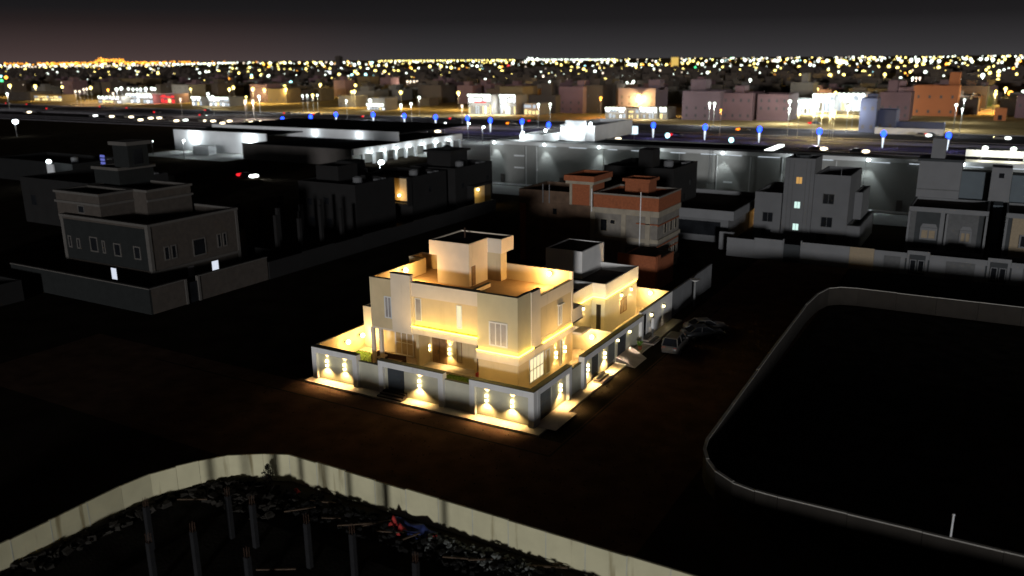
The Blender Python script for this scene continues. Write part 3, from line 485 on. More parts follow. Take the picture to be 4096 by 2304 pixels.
# ------------------------------------------------------------------ brick house under construction behind the villa
BK = thing('brick_house', (-18, 54, 0), 'unfinished orange brick and concrete house with scaffold poles', 'building')
def kb(n, m, *a): return bx(n, m, BK, *a)
kb('block_wall', 'block_grey', -17.4, -8.3, 49.5, 58.0, 0, 8.7); kb('mesh_wall', 'mesh_brown', -29, -17.402, 49.8, 58.0, 0, 8.7)
for z in (1.0, 4.4, 7.9): kb('floor_beam', 'concrete', -17.45, -8.1, 49.38, 58.1, z, z+.75 if z > 7 else z+.5)
for z in (4.9, 8.65): kb('floor_beam', 'mesh_brown', -29.1, -17.46, 49.68, 58.1, z-.45, z)
for x in (-17.5, -13.0, -9.6): kb('column', 'concrete', x-.32, x+.32, 49.30, 49.49, 0, 8.6)
kb('column', 'brick', -28.9, -28.0, 49.55, 49.79, 0, 8.3)
for z0, z1 in ((3.0, 3.5), (3.9, 4.38), (6.7, 7.3)): kb('brick_course', 'brick', -8.298, -8.16, 49.42, 57.7, z0, z0+.16)
for z0 in (6.85, 3.55, .7): kb('brick_course', 'brick', -11.2, -8.2, 49.30, 49.498, z0, z0+.14)
MB().shell(-17.4, -8.2, 49.4, 58.1, 8.66, 10.4, 9.3, .25).build('brick_parapet', 'brick', BK); MB().ring(-17.45, -8.15, 49.35, 58.15, 10.402, 10.62, .35).build('coping', 'block_grey', BK); kb('roof', 'roof_dark', -17.1, -8.5, 49.7, 57.8, 9.302, 9.34)
MB().shell(-29.1, -21.2, 49.7, 58.1, 8.66, 10.3, 9.2, .25).build('grey_parapet', 'mesh_brown', BK); kb('roof', 'roof_dark', -28.8, -21.5, 50.0, 57.8, 9.202, 9.24)
kb('stair_tower', 'brick', -20.8, -17.9, 49.5, 54, 8.70, 12.0)
for x in (-21.0, -17.98): kb('column', 'concrete', x, x+.35, 49.35, 49.62, 8.7, 12.0)
MB().shell(-21.7, -17.2, 49.0, 55.2, 12.002, 12.75, 12.3, .25).build('tower_parapet', 'brick', BK); kb('tower_slab', 'concrete', -21.5, -17.3, 49.1, 55.0, 11.6, 11.998); kb('tower_roof', 'roof_dark', -21.4, -17.5, 49.3, 54.9, 12.302, 12.34)
kb('tank_block', 'brick', -14.6, -11.2, 53.5, 56.5, 9.35, 11.8); MB().ring(-14.9, -10.9, 53.2, 56.8, 11.802, 12.2, .4).build('tank_coping', 'brick', BK)
window(BK, '-y', -16.4, -15.4, 5.45, 7.1, 49.5, 'concrete', 'pane_dark', .05); window(BK, '-y', -15.0, -14.25, 6.5, 7.1, 49.5, 'concrete', 'pane_dark', .05); window(BK, '-y', -23.8, -23.1, 7.0, 7.9, 49.8, 'mesh_brown', 'pane_dark', .05)
for y0 in (52.0, 54.3, 56.2):
    for z0 in (1.9, 5.3): window(BK, '+x', y0, y0+.9, z0, z0+1.5, -8.3, 'concrete', 'pane_dark', .06)
for x in (-17.6, -10.6): kb('scaffold_pole', 'window_white', x-.05, x+.05, 49.15, 49.25, 0 if x > -12 else 8.0, 11.1)
for x in (-25.2, -24.2): kb('scaffold_pole', 'grey_light', x-.05, x+.05, 49.5, 49.6, 8.6, 11.2)
kb('low_wing', 'brick', -10.6, -5.6, 42.0, 48.5, 0, 3.9); kb('low_wing_roof', 'roof_dark', -10.4, -5.8, 42.2, 48.3, 3.902, 3.95); kb('low_wing_parapet', 'brick', -10.62, -5.58, 41.9, 42.19, 3.0, 4.5); kb('low_wing_corner', 'brick', -5.799, -5.5, 42.192, 43.4, 0, 4.5)
BW = thing('street_wall', (-.4, 41, 0), 'pale unlit wall stretch past the far end of the lit side wall', 'wall')
for i in range(4): bx('panel', 'grey_light', BW, -.55, -.3, 33.0+i*3.7, 36.66+i*3.7, 0, 3.0)
t = thing('white_basin', (1.0, 38.5, 0), 'white round basin on a stand beside the dark side street wall', 'fixture'); MB().cyl(.5, 38.5, 0, 3.0, .14, .14).build('stand', 'pole_grey', t); MB().cyl(.5, 38.5, 3.0, 3.25, .25, .62, 12).build('bowl', 'white_plaster', t)

# dark block behind the brick house
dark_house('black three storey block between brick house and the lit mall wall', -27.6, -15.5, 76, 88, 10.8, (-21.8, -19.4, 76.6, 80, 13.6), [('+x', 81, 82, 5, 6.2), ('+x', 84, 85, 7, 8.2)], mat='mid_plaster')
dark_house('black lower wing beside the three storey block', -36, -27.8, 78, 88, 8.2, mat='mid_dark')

# ------------------------------------------------------------------ right hand houses
PL = thing('porch_house', (-10, 80, 0), 'low house with a white roof edge and an amber lit side wall', 'house')
MB().shell(-18.6, -4.6, 72.6, 93, 3.9, 5.3, 4.6).build('roof_edge', 'grey_light', PL); bx('roof', 'roof_dark', PL, -18.3, -4.9, 72.9, 92.7, 4.602, 4.64)
bx('wall', 'grey_plaster', PL, -17.8, -5.8, 74.2, 92.5, 0, 3.898); bx('amber_wall', 'amber_plaster', PL, -5.799, -5.74, 86.5, 92.4, .2, 3.8); bx('gate_pillar', 'grey_light', PL, -5.8, -3.7, 69.6, 70.2, 0, 2.7); bx('window_band', 'pane_dark', PL, -16.5, -7.0, 74.14, 74.198, 1.0, 3.2)
globe_lamp(-5.74, 91.3, 2.2, '+x', 'amber lamp on the porch house side wall', 90, (1, .55, .16), .2, 'amber lamps of the right hand houses')
GB = thing('grey_house', (5, 84, 0), 'grey three storey house with three small lit stair windows', 'house')
def rb(n, m, *a): return bx(n, m, GB, *a)
MB().shell(-2.9, 1.45, 78, 90, 0, 7.8, 7.0).build('wall', 'grey_plaster', GB); bx('roof', 'roof_dark', GB, -2.6, 1.2, 78.3, 89.7, 7.002, 7.04)
MB().shell(1.452, 5.75, 77.4, 83, 0, 13.3, 12.6).build('stair_tower', 'grey_plaster', GB); MB().shell(5.752, 10.8, 78, 89, 0, 11.0, 10.2).build('wall', 'grey_plaster', GB); rb('roof', 'roof_dark', 6.0, 10.5, 78.3, 88.7, 10.202, 10.24); rb('roof', 'roof_dark', 1.7, 5.5, 77.7, 82.7, 12.602, 12.64)
MB().shell(10.802, 12.7, 78.2, 93, 0, 3.6, 2.9).build('side_wing', 'grey_plaster', GB); MB().shell(10.802, 11.9, 84, 92, 3.602, 7.8, 7.2).build('side_wing', 'grey_plaster', GB)
for x in (2.1, 2.75, 4.6, 5.2): rb('groove', 'tile_grey', x-.03, x+.03, 77.36, 77.398, 2.0, 13.0)
for z0, p in ((9.45, 'e_amberwin'), (5.72, 'e_greenwin'), (2.35, 'e_greenwin')): window(GB, '-y', 3.15, 4.1, z0, z0+1.1, 77.4, 'grey_light', p, .06, mull=1)
for z0 in (6.6, 3.1): window(GB, '-y', 7.1, 8.8, z0, z0+1.6, 78, 'tile_grey', 'pane_dark', .08, mull=1)
window(GB, '-y', -1.6, .05, 3.2, 4.75, 78, 'tile_grey', 'pane_dark', .08, mull=1)
for x0 in (-1.7, 6.6): window(GB, '-y', x0, x0+1.6, .9, 2.1, 78, 'tile_grey', 'pane_dark', .08)
MB().cyl(3.5, 80, 12.66, 13.6, 1.1).build('water_tank', 'tile_dark', GB); MB().cyl(9.4, 78.1, 11.0, 12.0, .04, n=6).build('antenna', 'grey_light', GB)
RW = thing('street_wall', (10, 66, 0), 'grey street wall with a dark gate before the three storey house', 'wall')
for a0, a1, z in ((-3.6, .3, 2.7), (.32, 4.3, 3.0), (6.9, 13.2, 3.0)): bx('panel', 'grey_light', RW, a0, a1, 66, 66.25, 0, z)
bx('gate', 'tile_dark', RW, 4.45, 6.75, 66.1, 66.16, 0, 2.5)
for x in (4.302, 6.752): bx('gate_post', 'grey_light', RW, x, x+.146, 65.9, 66.35, 0, 3.2)
RW2 = thing('street_wall', (24, 66, 0), 'pale street wall with garage panels and ornate doors before the twin villa', 'wall')
bx('panel', 'blinds', RW2, 13.22, 16.3, 66, 66.25, 0, 3.0)
for a0, a1, z in ((16.32, 20.3, 2.9), (20.32, 23.0, 3.25), (23.02, 29.6, 2.9), (29.62, 32.2, 3.25), (32.22, 36, 2.9), (36.02, 60, 2.9)): bx('panel', 'grey_light', RW2, a0, a1, 66, 66.25, 0, z)
for a0, a1 in ((17.6, 19.6), (25.0, 28.3), (33.6, 35.4)): bx('garage_door', 'tile_grey', RW2, a0, a1, 65.93, 65.998, 0, 2.3)
for c in (21.6, 30.9):
    d = bx('double_door', 'tile_dark', RW2, c-.95, c+.95, 65.92, 65.998, .2, 2.75)
    for s in (-.48, .48): window(d, '-y', c+s-.38, c+s+.38, .5, 2.1, 65.92, 'grey_light', 'pane_dark', .09, proud=.04)
    for s in (-1.35, 1.35): bx('side_light', 'tile_dark', RW2, c+s-.1, c+s+.1, 65.95, 65.998, .6, 2.2)
def framed_villa(x0, x1, label, tiles):
    t = thing('framed_villa', ((x0+x1)/2, 82, 0), label, 'house')
    bx('wall', 'tile_dark', t, x0+.3, x1-.3, 78.35, 88, 0, 6.5); MB().shell(x0, x1, 78.2, 88, 6.502, 7.15, 6.8).build('roof_edge', 'grey_light', t); bx('roof', 'roof_dark', t, x0+.3, x1-.3, 78.5, 87.7, 6.802, 6.84)
    f = MB()
    for x in (x0, (x0+x1)/2-.14, x1-.28): f.box(x, x+.28, 77.85, 78.348, 1.15, 6.5)
    f.box(x0, x1, 77.85, 78.348, .7, 1.148); f.build('white_frame', 'grey_light', t)
    for a0, a1, mt in tiles: bx('facade_panel', mt, t, a0, a1, 78.28, 78.348, 1.152, 6.498)
    return t
TV = framed_villa(19.0, 29.0, 'twin villa with white frames around dark and grey facade fields', [(19.3, 20.0, 'tile_grey'), (23.1, 23.84, 'grey_light'), (24.15, 27.9, 'tile_grey')])
for c in (21.8, 26.5):
    w_ = 1.1 if c < 25 else .75; at = 78.35 if c < 25 else 78.28
    o = window(TV, '-y', c-w_, c+w_, 2.5, 4.1, at, 'grey_light', 'blinds', .22, mull=1, proud=.14); MB().prism([(c-w_, at-.2), (c+w_, at-.2), (c+w_, at), (c-w_, at)], 4.102, 4.25).build('hood', 'grey_light', o)
    MB().quad((c-w_, at-.02, 4.26), (c+w_, at-.02, 4.26), (c+w_-.25, at-.06, 4.8), (c-w_+.25, at-.06, 4.8)).build('pediment', 'grey_light', o)
MB().shell(18.9, 24.7, 88.0, 93, 0, 12.6, 12.0).build('rear_block', 'grey_light', TV); bx('rear_cap', 'tile_dark', TV, 18.7, 24.9, 87.8, 93.2, 12.602, 12.95); bx('roof_room', 'grey_light', TV, 20.3, 22.2, 89.2, 91, 12.952, 15.9); bx('rear_course', 'tile_grey', TV, 18.9, 24.7, 87.95, 87.998, 8.3, 8.45)
bx('rear_wing', 'blue_grey', TV, 24.702, 28.6, 90, 93, 0, 11.1); bx('stair_tower', 'grey_light', TV, 28.602, 31.2, 88.2, 92, 0, 12.1); bx('tower_opening', 'pane_dark', TV, 29.6, 30.25, 88.15, 88.198, 10.6, 11.3); bx('side_wall', 'blue_grey', TV, 29.4, 30.6, 84, 88.19, 0, 7.2)
RV = framed_villa(31.1, 41, 'right edge villa with a white framed beige facade', [(31.9, 35.9, 'blinds')]); window(RV, '-y', 33.0, 35.0, 2.5, 4.3, 78.28, 'grey_light', 'pane_dark', .2, mull=1, proud=.14); bx('rear_block', 'blue_grey', RV, 31.3, 40, 89, 93, 0, 11.0)

# ------------------------------------------------------------------ mall with the floodlit back wall
ML = thing('mall_building', (-17, 130, 0), 'long flat roofed mall with floodlit grey back wall and ladder', 'building')
def mb(n, m, *a): return bx(n, m, ML, *a)
seg = [(-72.6, -63.9), (-63.9, -61.1), (-61.1, -44.5), (-44.5, -30.5), (-30.5, -20.0), (-20.0, -6.2), (-6.2, 8.0), (8.0, 22.0), (22, 44)]
for i, (a0, a1) in enumerate(seg): mb('wall_panel', 'mall_wall', a0+.02, a1-.02, 114+(.25 if i % 2 else 0), 118, 0, 9.2)
for i, (a0, a1) in enumerate(seg): mb('fascia', 'mall_fascia', a0+.01, a1-.01, 113.85, 118, 9.202, 9.95)
mb('roof', 'mall_roof', -72.5, -11.4, 118.002, 133, 8.6, 9.3); mb('front_wall', 'mall_wall', -72.5, -11.4, 133.002, 133.4, 0, 9.5); mb('plinth', 'mall_white', -72.7, 44, 113.55, 113.84, 0, .35)
mb('end_wall', 'mall_wall', -73.0, -72.7, 114, 133, 0, 9.9)
for x in (-63.4, -60.7, -27.5, -19.6, -13.0, -6.8, -2.2, 3.0): mb('drain_pipe', 'mall_fascia', x-.09, x+.09, 113.75, 113.9, .3, 9.0)
for i, (a0, a1) in enumerate(seg):
    c = a0+1.0
    while c < a1-2.5: mb('light_bar', 'e_shop_soft', c, c+2.2+(i*7 % 3), 113.86, 113.97, 9.06, 9.18); c += 5.4+(i % 3)
mb('red_pipe', 'brick', -4.1, -3.85, 113.75, 113.9, .5, 6.4)
for z in (3.9, 6.6): mb('vent', 'mall_white', -66.6, -63.95, 113.9, 113.998, z, z+.3)
mb('vent', 'mall_white', -18.2, -16.4, 113.9, 113.998, 3.6, 3.9)
for x in (-70.2, -55, -8, 14): mb('service_door', 'ware_dark', x, x+1.0, 113.9, 113.998, .3, 2.4)
for x in (-21.1, -20.5): mb('ladder_rail', 'pole_grey', x-.04, x+.04, 113.5, 113.6, 3.0, 10.2)
for i in range(14): mb('ladder_rung', 'pole_grey', -21.06, -20.54, 113.53, 113.57, 3.3+.5*i, 3.36+.5*i)
for i, a in enumerate(((-67.5, -61.5, 118.1, 146, 9.302, 11.2), (-61.498, -52.5, 127, 150, 9.302, 12.9), (-59.7, -54.6, 126.2, 126.99, 9.302, 14.0))): MB().shell(*a, a[5]-.8, .3).build('entrance_block', 'mall_white', ML)
for i, x in enumerate((-71.3, -58.4, -45.2, -31.9, -18.4, -5.0, 8.6, 24.0, 36.0)):
    t = thing('floodlight', (x, 113.8, 9.7), 'cool floodlight of the mall back wall, number %s from its lit corner' % ('one two three four five six seven eight nine'.split()[i]), 'lamp', 'floodlights along the mall wall')
    bx('bracket', 'lamp_metal', t, x-.06, x+.06, 113.25, 113.84, 9.55, 9.65); MB().ball((x, 113.1, 9.55), .30, (1.2, .8, 1)).build('lens', 'e_cool', t, True)
    lamp_light('SPOT', (x, 113.0, 9.3), 2000, COOL, t, (0, .12, -1), 66, .5, .1); lamp_light('POINT', (x, 111.6, 8.6), 150, COOL, t, r=.2)
for i, (x, y, z) in enumerate(((-66, 117.5, 11.6), (-60.0, 126.2, 12.2), (-56.8, 126.0, 11.4), (-53.2, 126.6, 13.4), (-62.5, 122, 11.9))):
    t = thing('floodlight', (x, y, z), 'white spotlight on the mall corner block, %s' % ('lowest at the front', 'upper left one', 'centre one', 'right hand one', 'one behind the corner')[i], 'lamp', 'spotlights on the mall corner block')
    bx('bracket', 'lamp_metal', t, x-.05, x+.05, y-.4, y, z-.05, z+.05); MB().ball((x, y-.5, z), .38).build('lens', 'e_cool', t, True); lamp_light('POINT', (x, y-1.0, z-.3), 420, COOL, t, r=.2)
t = thing('light_sign', (-11, 125, 0), 'slanted white tube light on the mall roof', 'sign'); MB().bar((-11.0, 118.4, 9.8), (-11.0, 131, 9.8), 1.1, .4).build('tube', 'e_head_white', t)
t = thing('canopy_building', (33, 118, 0), 'white floodlit canopy beyond the mall at the right', 'building'); bx('canopy', 'mall_white', t, 24, 34, 119, 124, 10.4, 11.6); bx('column', 'mall_white', t, 33, 34, 119, 120, 9.9, 10.398); bx('canopy', 'mall_white', t, 38.2, 52, 118.5, 124, 10.3, 12.2); bx('blank', 'mall_roof', t, 24, 52, 120, 122, 9.0, 10.29)
for i, x in enumerate((26.5, 30.8, 37.6)): post_lamp(x, 116.6, 12.3, 'yellowish canopy light at the right edge, %s' % ('first', 'second', 'third')[i], (1, .97, .75), 500, 'e_city_w', .5, 'canopy lights at the right edge')
for i, (x, y, z_, lab) in enumerate(((-77, 213, 4.0, 'glowing white cube sign beyond the mall roof'), (-64.5, 210.5, 3.6, 'green white lamp beyond the mall roof'), (-43, 208, 3.2, 'small cyan lamp right of the green white lamp'))):
    t = thing('pole_sign', (x, y, 0), lab, 'sign'); MB().cyl(x, y, 0, z_-.6, .1).build('pole', 'pole_grey', t)
    (MB().box(x-1.1, x+1.1, y-.4, y+.4, z_-.6, z_+2.0) if i == 0 else MB().ball((x, y, z_), .8)).build('lit_panel', ('e_cool_sign', 'e_city_c', 'e_city_c')[i], t)
# lit lane between mall and dark houses
sheet('service_lane', -110, 44, 101, 112.5, .01, 'yard_concrete'); sheet('mall_forecourt', -160, -73.2, 152, 203, .01, 'yard_concrete'); sheet('warehouse_yard', -205, -165.2, 117, 133, .012, 'yard_concrete')

# ------------------------------------------------------------------ warehouse at the left
WH = thing('warehouse', (-145, 145, 0), 'wide flat warehouse with dark front and white lit flanks', 'building')
def hb(n, m, *a): return bx(n, m, WH, *a)
hb('front_wall', 'ware_dark', -165, -123.4, 124.2, 124.6, 0, 4.6); hb('roof', 'mall_roof', -165, -123.4, 124.602, 178, 4.0, 4.4); hb('roof_edge', 'mall_roof', -165.1, -123.3, 124.1, 124.7, 4.602, 4.75)
hb('arcade_fascia', 'mall_white', -123.398, -122.6, 124.2, 178, 3.0, 4.7); hb('arcade_back', 'mall_wall', -126, -125.7, 124.61, 178, 0, 3.9)
for i in range(11): hb('arcade_pillar', 'mall_white', -123.3, -122.7, 128+i*4.9, 128.9+i*4.9, 0, 2.998)
hb('rear_wall', 'mall_white', -207, -127, 150, 150.4, 4.42, 7.2); hb('rear_roof', 'mall_roof', -207, -127, 150.402, 190, 6.4, 6.8); hb('side_wall', 'mall_white', -207, -165.12, 134, 134.4, 0, 6.6); hb('side_roof', 'mall_roof', -207, -165.12, 134.402, 149.99, 5.9, 6.2); hb('container', 'mall_white', -190, -183, 127, 130, .02, 2.6)
for i, y in enumerate((131, 137, 143, 149, 156, 163, 170)):
    t = thing('floodlight', (-122.5, y, 3.4), 'arcade light on the warehouse flank, number %s from the near corner' % ('one two three four five six seven'.split()[i]), 'lamp', 'arcade lights of the warehouse')
    MB().ball((-122.2, y, 3.3), .33).build('lens', 'e_cool', t, True); bx('bracket', 'lamp_metal', t, -122.598, -122.3, y-.05, y+.05, 3.35, 3.45); lamp_light('POINT', (-121.6, y, 2.9), 330, COOL, t, r=.2)
for i, (x, y) in enumerate(((-197, 134), (-172, 134))):
    t = thing('floodlight', (x, y, 5), 'strong white light on the warehouse side wall, %s one' % ('outer', 'inner')[i], 'lamp', 'lights of the warehouse side wall')
    MB().ball((x, y-.6, 5), .5).build('lens', 'e_cool', t, True); bx('bracket', 'lamp_metal', t, x-.05, x+.05, y-.2, y-.002, 4.95, 5.05); lamp_light('POINT', (x, y-1.5, 4.6), 1500, COOL, t, r=.2)
for i, x in enumerate((-160, -142)):
    t = thing('floodlight', (x, 149.9, 6.6), 'small light on the warehouse rear wall, %s one' % ('left', 'right')[i], 'lamp', 'lights of the warehouse rear wall'); MB().ball((x, 149.5, 6.2), .3).build('lens', 'e_cool', t, True); bx('bracket', 'lamp_metal', t, x-.05, x+.05, 149.7, 149.998, 6.15, 6.25); lamp_light('POINT', (x, 148.8, 5.8), 260, COOL, t, r=.2)
for i, (x, y) in enumerate(((-139, 207), (-126, 196), (-148, 205))): post_lamp(x, y, 5.5, 'lamp post on the mall forecourt, %s' % ('far one', 'near one', 'left one')[i], P=900, r=.5, group='lamp posts on the mall forecourt')

# ------------------------------------------------------------------ plot walls, building site in front
def wall_run(t, pts, step, h, th, mat, cap=None, jit=.0, joint=None):
    k = 0; r = random.Random(len(pts))
    for (x0, y0), (x1, y1) in zip(pts, pts[1:]):
        L = math.hypot(x1-x0, y1-y0); n = max(1, round(L/step)); dx, dy = (x1-x0)/L, (y1-y0)/L; nx, ny = -dy*th/2, dx*th/2
        for i in range(n):
            a, b = L*i/n+.012, L*(i+1)/n-.012; hh = h+r.uniform(-jit, jit); off = r.uniform(-.02, .02)
            p = [(x0+dx*a+nx+off*ny, y0+dy*a+ny+off*nx), (x0+dx*b+nx+off*ny, y0+dy*b+ny+off*nx), (x0+dx*b-nx, y0+dy*b-ny), (x0+dx*a-nx, y0+dy*a-ny)]
            o = MB().prism(p, 0, hh).build('panel', mat, t)
            if cap: MB().prism([(x+(.04 if j < 2 else -.04)*nx/th*2, y+(.04 if j < 2 else -.04)*ny/th*2) for j, (x, y) in enumerate(p)], hh+.002, hh+.07).build('cap', cap, o)
            if joint and L > 6: MB().box(x0+dx*a-.03, x0+dx*a+.03, y0+dy*a-.5*th-.008, y0+dy*a-.5*th+.0, 0, hh-.02).build('joint_strip', joint, o) if abs(dx) > .5 else MB().box(x0+dx*a+.5*th, x0+dx*a+.5*th+.008, y0+dy*a-.03, y0+dy*a+.03, 0, hh-.02).build('joint_strip', joint, o)
FW = thing('site_wall', (-11, -16, 0), 'pale stained panel wall curving around the building site in front', 'wall')
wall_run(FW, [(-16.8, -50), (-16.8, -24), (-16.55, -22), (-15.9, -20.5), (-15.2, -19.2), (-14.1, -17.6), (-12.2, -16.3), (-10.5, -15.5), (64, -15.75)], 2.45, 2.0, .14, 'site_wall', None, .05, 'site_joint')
PW = thing('plot_wall', (14, 20, 0), 'wall with shade in its dark colour and a painted lit top around the empty right hand plot', 'wall')
wall_run(PW, [(48, -5.4), (20, -5.4), (18.6, -5.3), (17.1, -4.9), (15.8, -4.0), (14.75, -2.6), (14.1, -1.2), (13.8, .4), (13.75, 3.2), (13.3, 24), (13.1, 38), (13.35, 43), (14.0, 46), (15.2, 47.2), (17, 47.6), (62, 48)], 4.2, 2.05, .14, 'plot_wall', 'plot_cap_lit', .03)
t = thing('survey_post', (29.4, -5.2, 0), 'thin white post standing behind the right hand plot wall', 'post'); MB().cyl(29.4, -5.25, 0, 3.4, .05).build('post', 'window_white', t); MB().cyl(29.4, -5.25, 3.4, 3.5, .07).build('cap', 'window_white', t)
UF = thing('unfinished_frame', (-3, -25, 0), 'bare concrete columns and ground slab of the building site in front', 'building')
bx('slab', 'dirt_dark', UF, -11, 9, -38, -20.6, .012, .16)
for x, y in ((-8.3, -22.8), (-6.25, -22.8), (-2.0, -22.8), (.95, -22.4), (5.6, -22.9), (-6.9, -26.5), (-2.4, -26.8), (-8.1, -28.4), (2.6, -27.2), (-11.5, -26.0)):
    c = bx('column', 'rebar_grey', UF, x-.14, x+.14, y-.14, y+.14, .162, 3.0)
    for sx in (-.09, .09):
        for sy in (-.09, .09): MB().cyl(x+sx, y+sy, 3.0, 3.55, .014, n=5).build('starter_bar', 'wood_dark', c)
def chunks(name, mat, n, area, size, seed, label, flat=.6):
    r = random.Random(seed); m = MB()
    for i in range(n):
        x = r.uniform(area[0], area[1]); y = r.uniform(area[2], area[3]); s = r.uniform(*size); z = .03+s*.3*r.random()+max(0, .35*(1-abs(y-(area[2]+area[3])/2)/((area[3]-area[2])/2)))*r.random()
        n0 = len(m.v); a = r.uniform(0, 6.3); R = Matrix.Rotation(a, 3, 'Z') @ Matrix.Rotation(r.uniform(-.6, .6), 3, 'X')
        for k in range(8): v = R @ Vector(((-1 if k & 1 else 1)*s*r.uniform(.5, 1), (-1 if k & 2 else 1)*s*r.uniform(.35, 1), (-1 if k & 4 else 1)*s*flat*r.uniform(.4, 1))); m.v.append((x+v.x, y+v.y, z+v.z+s*.2))
        m.f += [tuple(n0+q for q in f) for f in ((0, 2, 3, 1), (4, 5, 7, 6), (0, 1, 5, 4), (2, 6, 7, 3), (0, 4, 6, 2), (1, 3, 7, 5))]
    return tag(m.build(name, mat), label, 'rubble', kind='stuff')
chunks('rubble', 'rubble', 520, (-8, 16, -18.8, -16.2), (.05, .22), 1, 'broken stones and earth heaped along the site wall'); chunks('rubble', 'rubble_pale', 170, (2.2, 9.5, -18.0, -16.2), (.05, .2), 2, 'pale torn sacks and lumps beside the tarpaulin'); chunks('rubble', 'dirt_dark', 300, (-16.3, -8, -20.5, -16.9), (.1, .35), 3, 'dark earth bank in the curve of the site wall'); chunks('rubble', 'dirt_dark', 260, (-16.6, -15.2, -40, -19), (.1, .35), 5, 'dark earth bank along the far stretch of the site wall')
r = random.Random(12)
ORD = 'first second third fourth fifth sixth seventh eighth ninth tenth eleventh twelfth thirteenth fourteenth fifteenth sixteenth seventeenth eighteenth nineteenth twentieth'.split(); ORD += ['twenty-'+q for q in ORD[:9]]+['thirtieth', 'thirty-first']
PLK = ((1200, 2040), (1325, 2075), (1420, 2100), (1505, 2095), (1560, 2130), (1640, 2150), (1840, 2235), (1950, 2240), (2190, 2270), (1105, 2280), (1290, 2010), (770, 2000), (2250, 2255))
for i, (px_, py_) in enumerate(PLK):
    p = G(px_, py_, .25); a = r.uniform(.3, 1.1); L = r.uniform(.6, 1.2); d = Vector((math.cos(a), math.sin(a), r.uniform(-.05, .12)))*L/1
    o = MB().bar(p-d+Vector((0, 0, .06)), p+d+Vector((0, 0, .06)), .13, .05).build('timber_plank', 'plank', loc=tuple(p)); tag(o, 'loose timber plank on the dark building site, %s of thirteen from the left' % ORD[sorted(range(13), key=lambda j: PLK[j][0]).index(i)], 'plank', 'loose planks on the site')
def cloth(name, mat, x0, x1, y0, y1, amp, seed, label):
    r = random.Random(seed); m = MB(); nx, ny = 12, 7; ph = [r.uniform(0, 6) for _ in range(4)]
    for j in range(ny+1):
        for i in range(nx+1):
            u, v = i/nx, j/ny; edge = min(u, 1-u, v, 1-v)*4
            m.v.append((x0+(x1-x0)*(u+.05*math.sin(7*v+ph[2])), y0+(y1-y0)*(v+.08*math.sin(5*u+ph[3])), .05+min(1, edge)*amp*(.55+.3*math.sin(9*u+ph[0])+.3*math.sin(11*v+3*u+ph[1]))))
    for j in range(ny):
        for i in range(nx): a = j*(nx+1)+i; m.f.append((a, a+1, a+nx+2, a+nx+1))
    return tag(m.build(name, mat, smooth=True), label, 'tarpaulin')
cloth('tarpaulin', 'tarp_blue', -1.2, 2.3, -17.3, -16.1, .6, 1, 'crumpled blue tarpaulin on the rubble by the site wall'); cloth('tarpaulin', 'tarp_red', -.9, .45, -17.5, -16.7, .75, 2, 'bright red cloth heaped over the blue tarpaulin'); cloth('tarpaulin', 'tarp_red', 2.0, 2.8, -17.2, -16.8, .4, 3, 'small red rag at the end of the blue tarpaulin'); cloth('tarpaulin', 'tarp_red', -9.3, -8.8, -16.7, -16.4, .3, 4, 'small red rag near the curve of the site wall')
t = thing('shrub', (-11.3, -16.9, 0), 'small dark pointed shrub against the bright curve of the site wall', 'shrub'); r = random.Random(5); m = MB(); MB().cyl(-11.3, -16.9, 0, 1.0, .04, .02, 6).build('stem', 'wood_dark', t)
for i in range(220):
    z = r.uniform(.15, 1.6); w_ = .5*(1.65-z)/1.5+.05; x = -11.3+r.uniform(-w_, w_); y = -16.9+r.uniform(-w_, w_); m.quad((x, y, z), (x+r.uniform(-.1, .1), y+.06, z+.12), (x+.09, y+r.uniform(-.1, .1), z+.05))
m.build('foliage', 'dirt_dark', t)

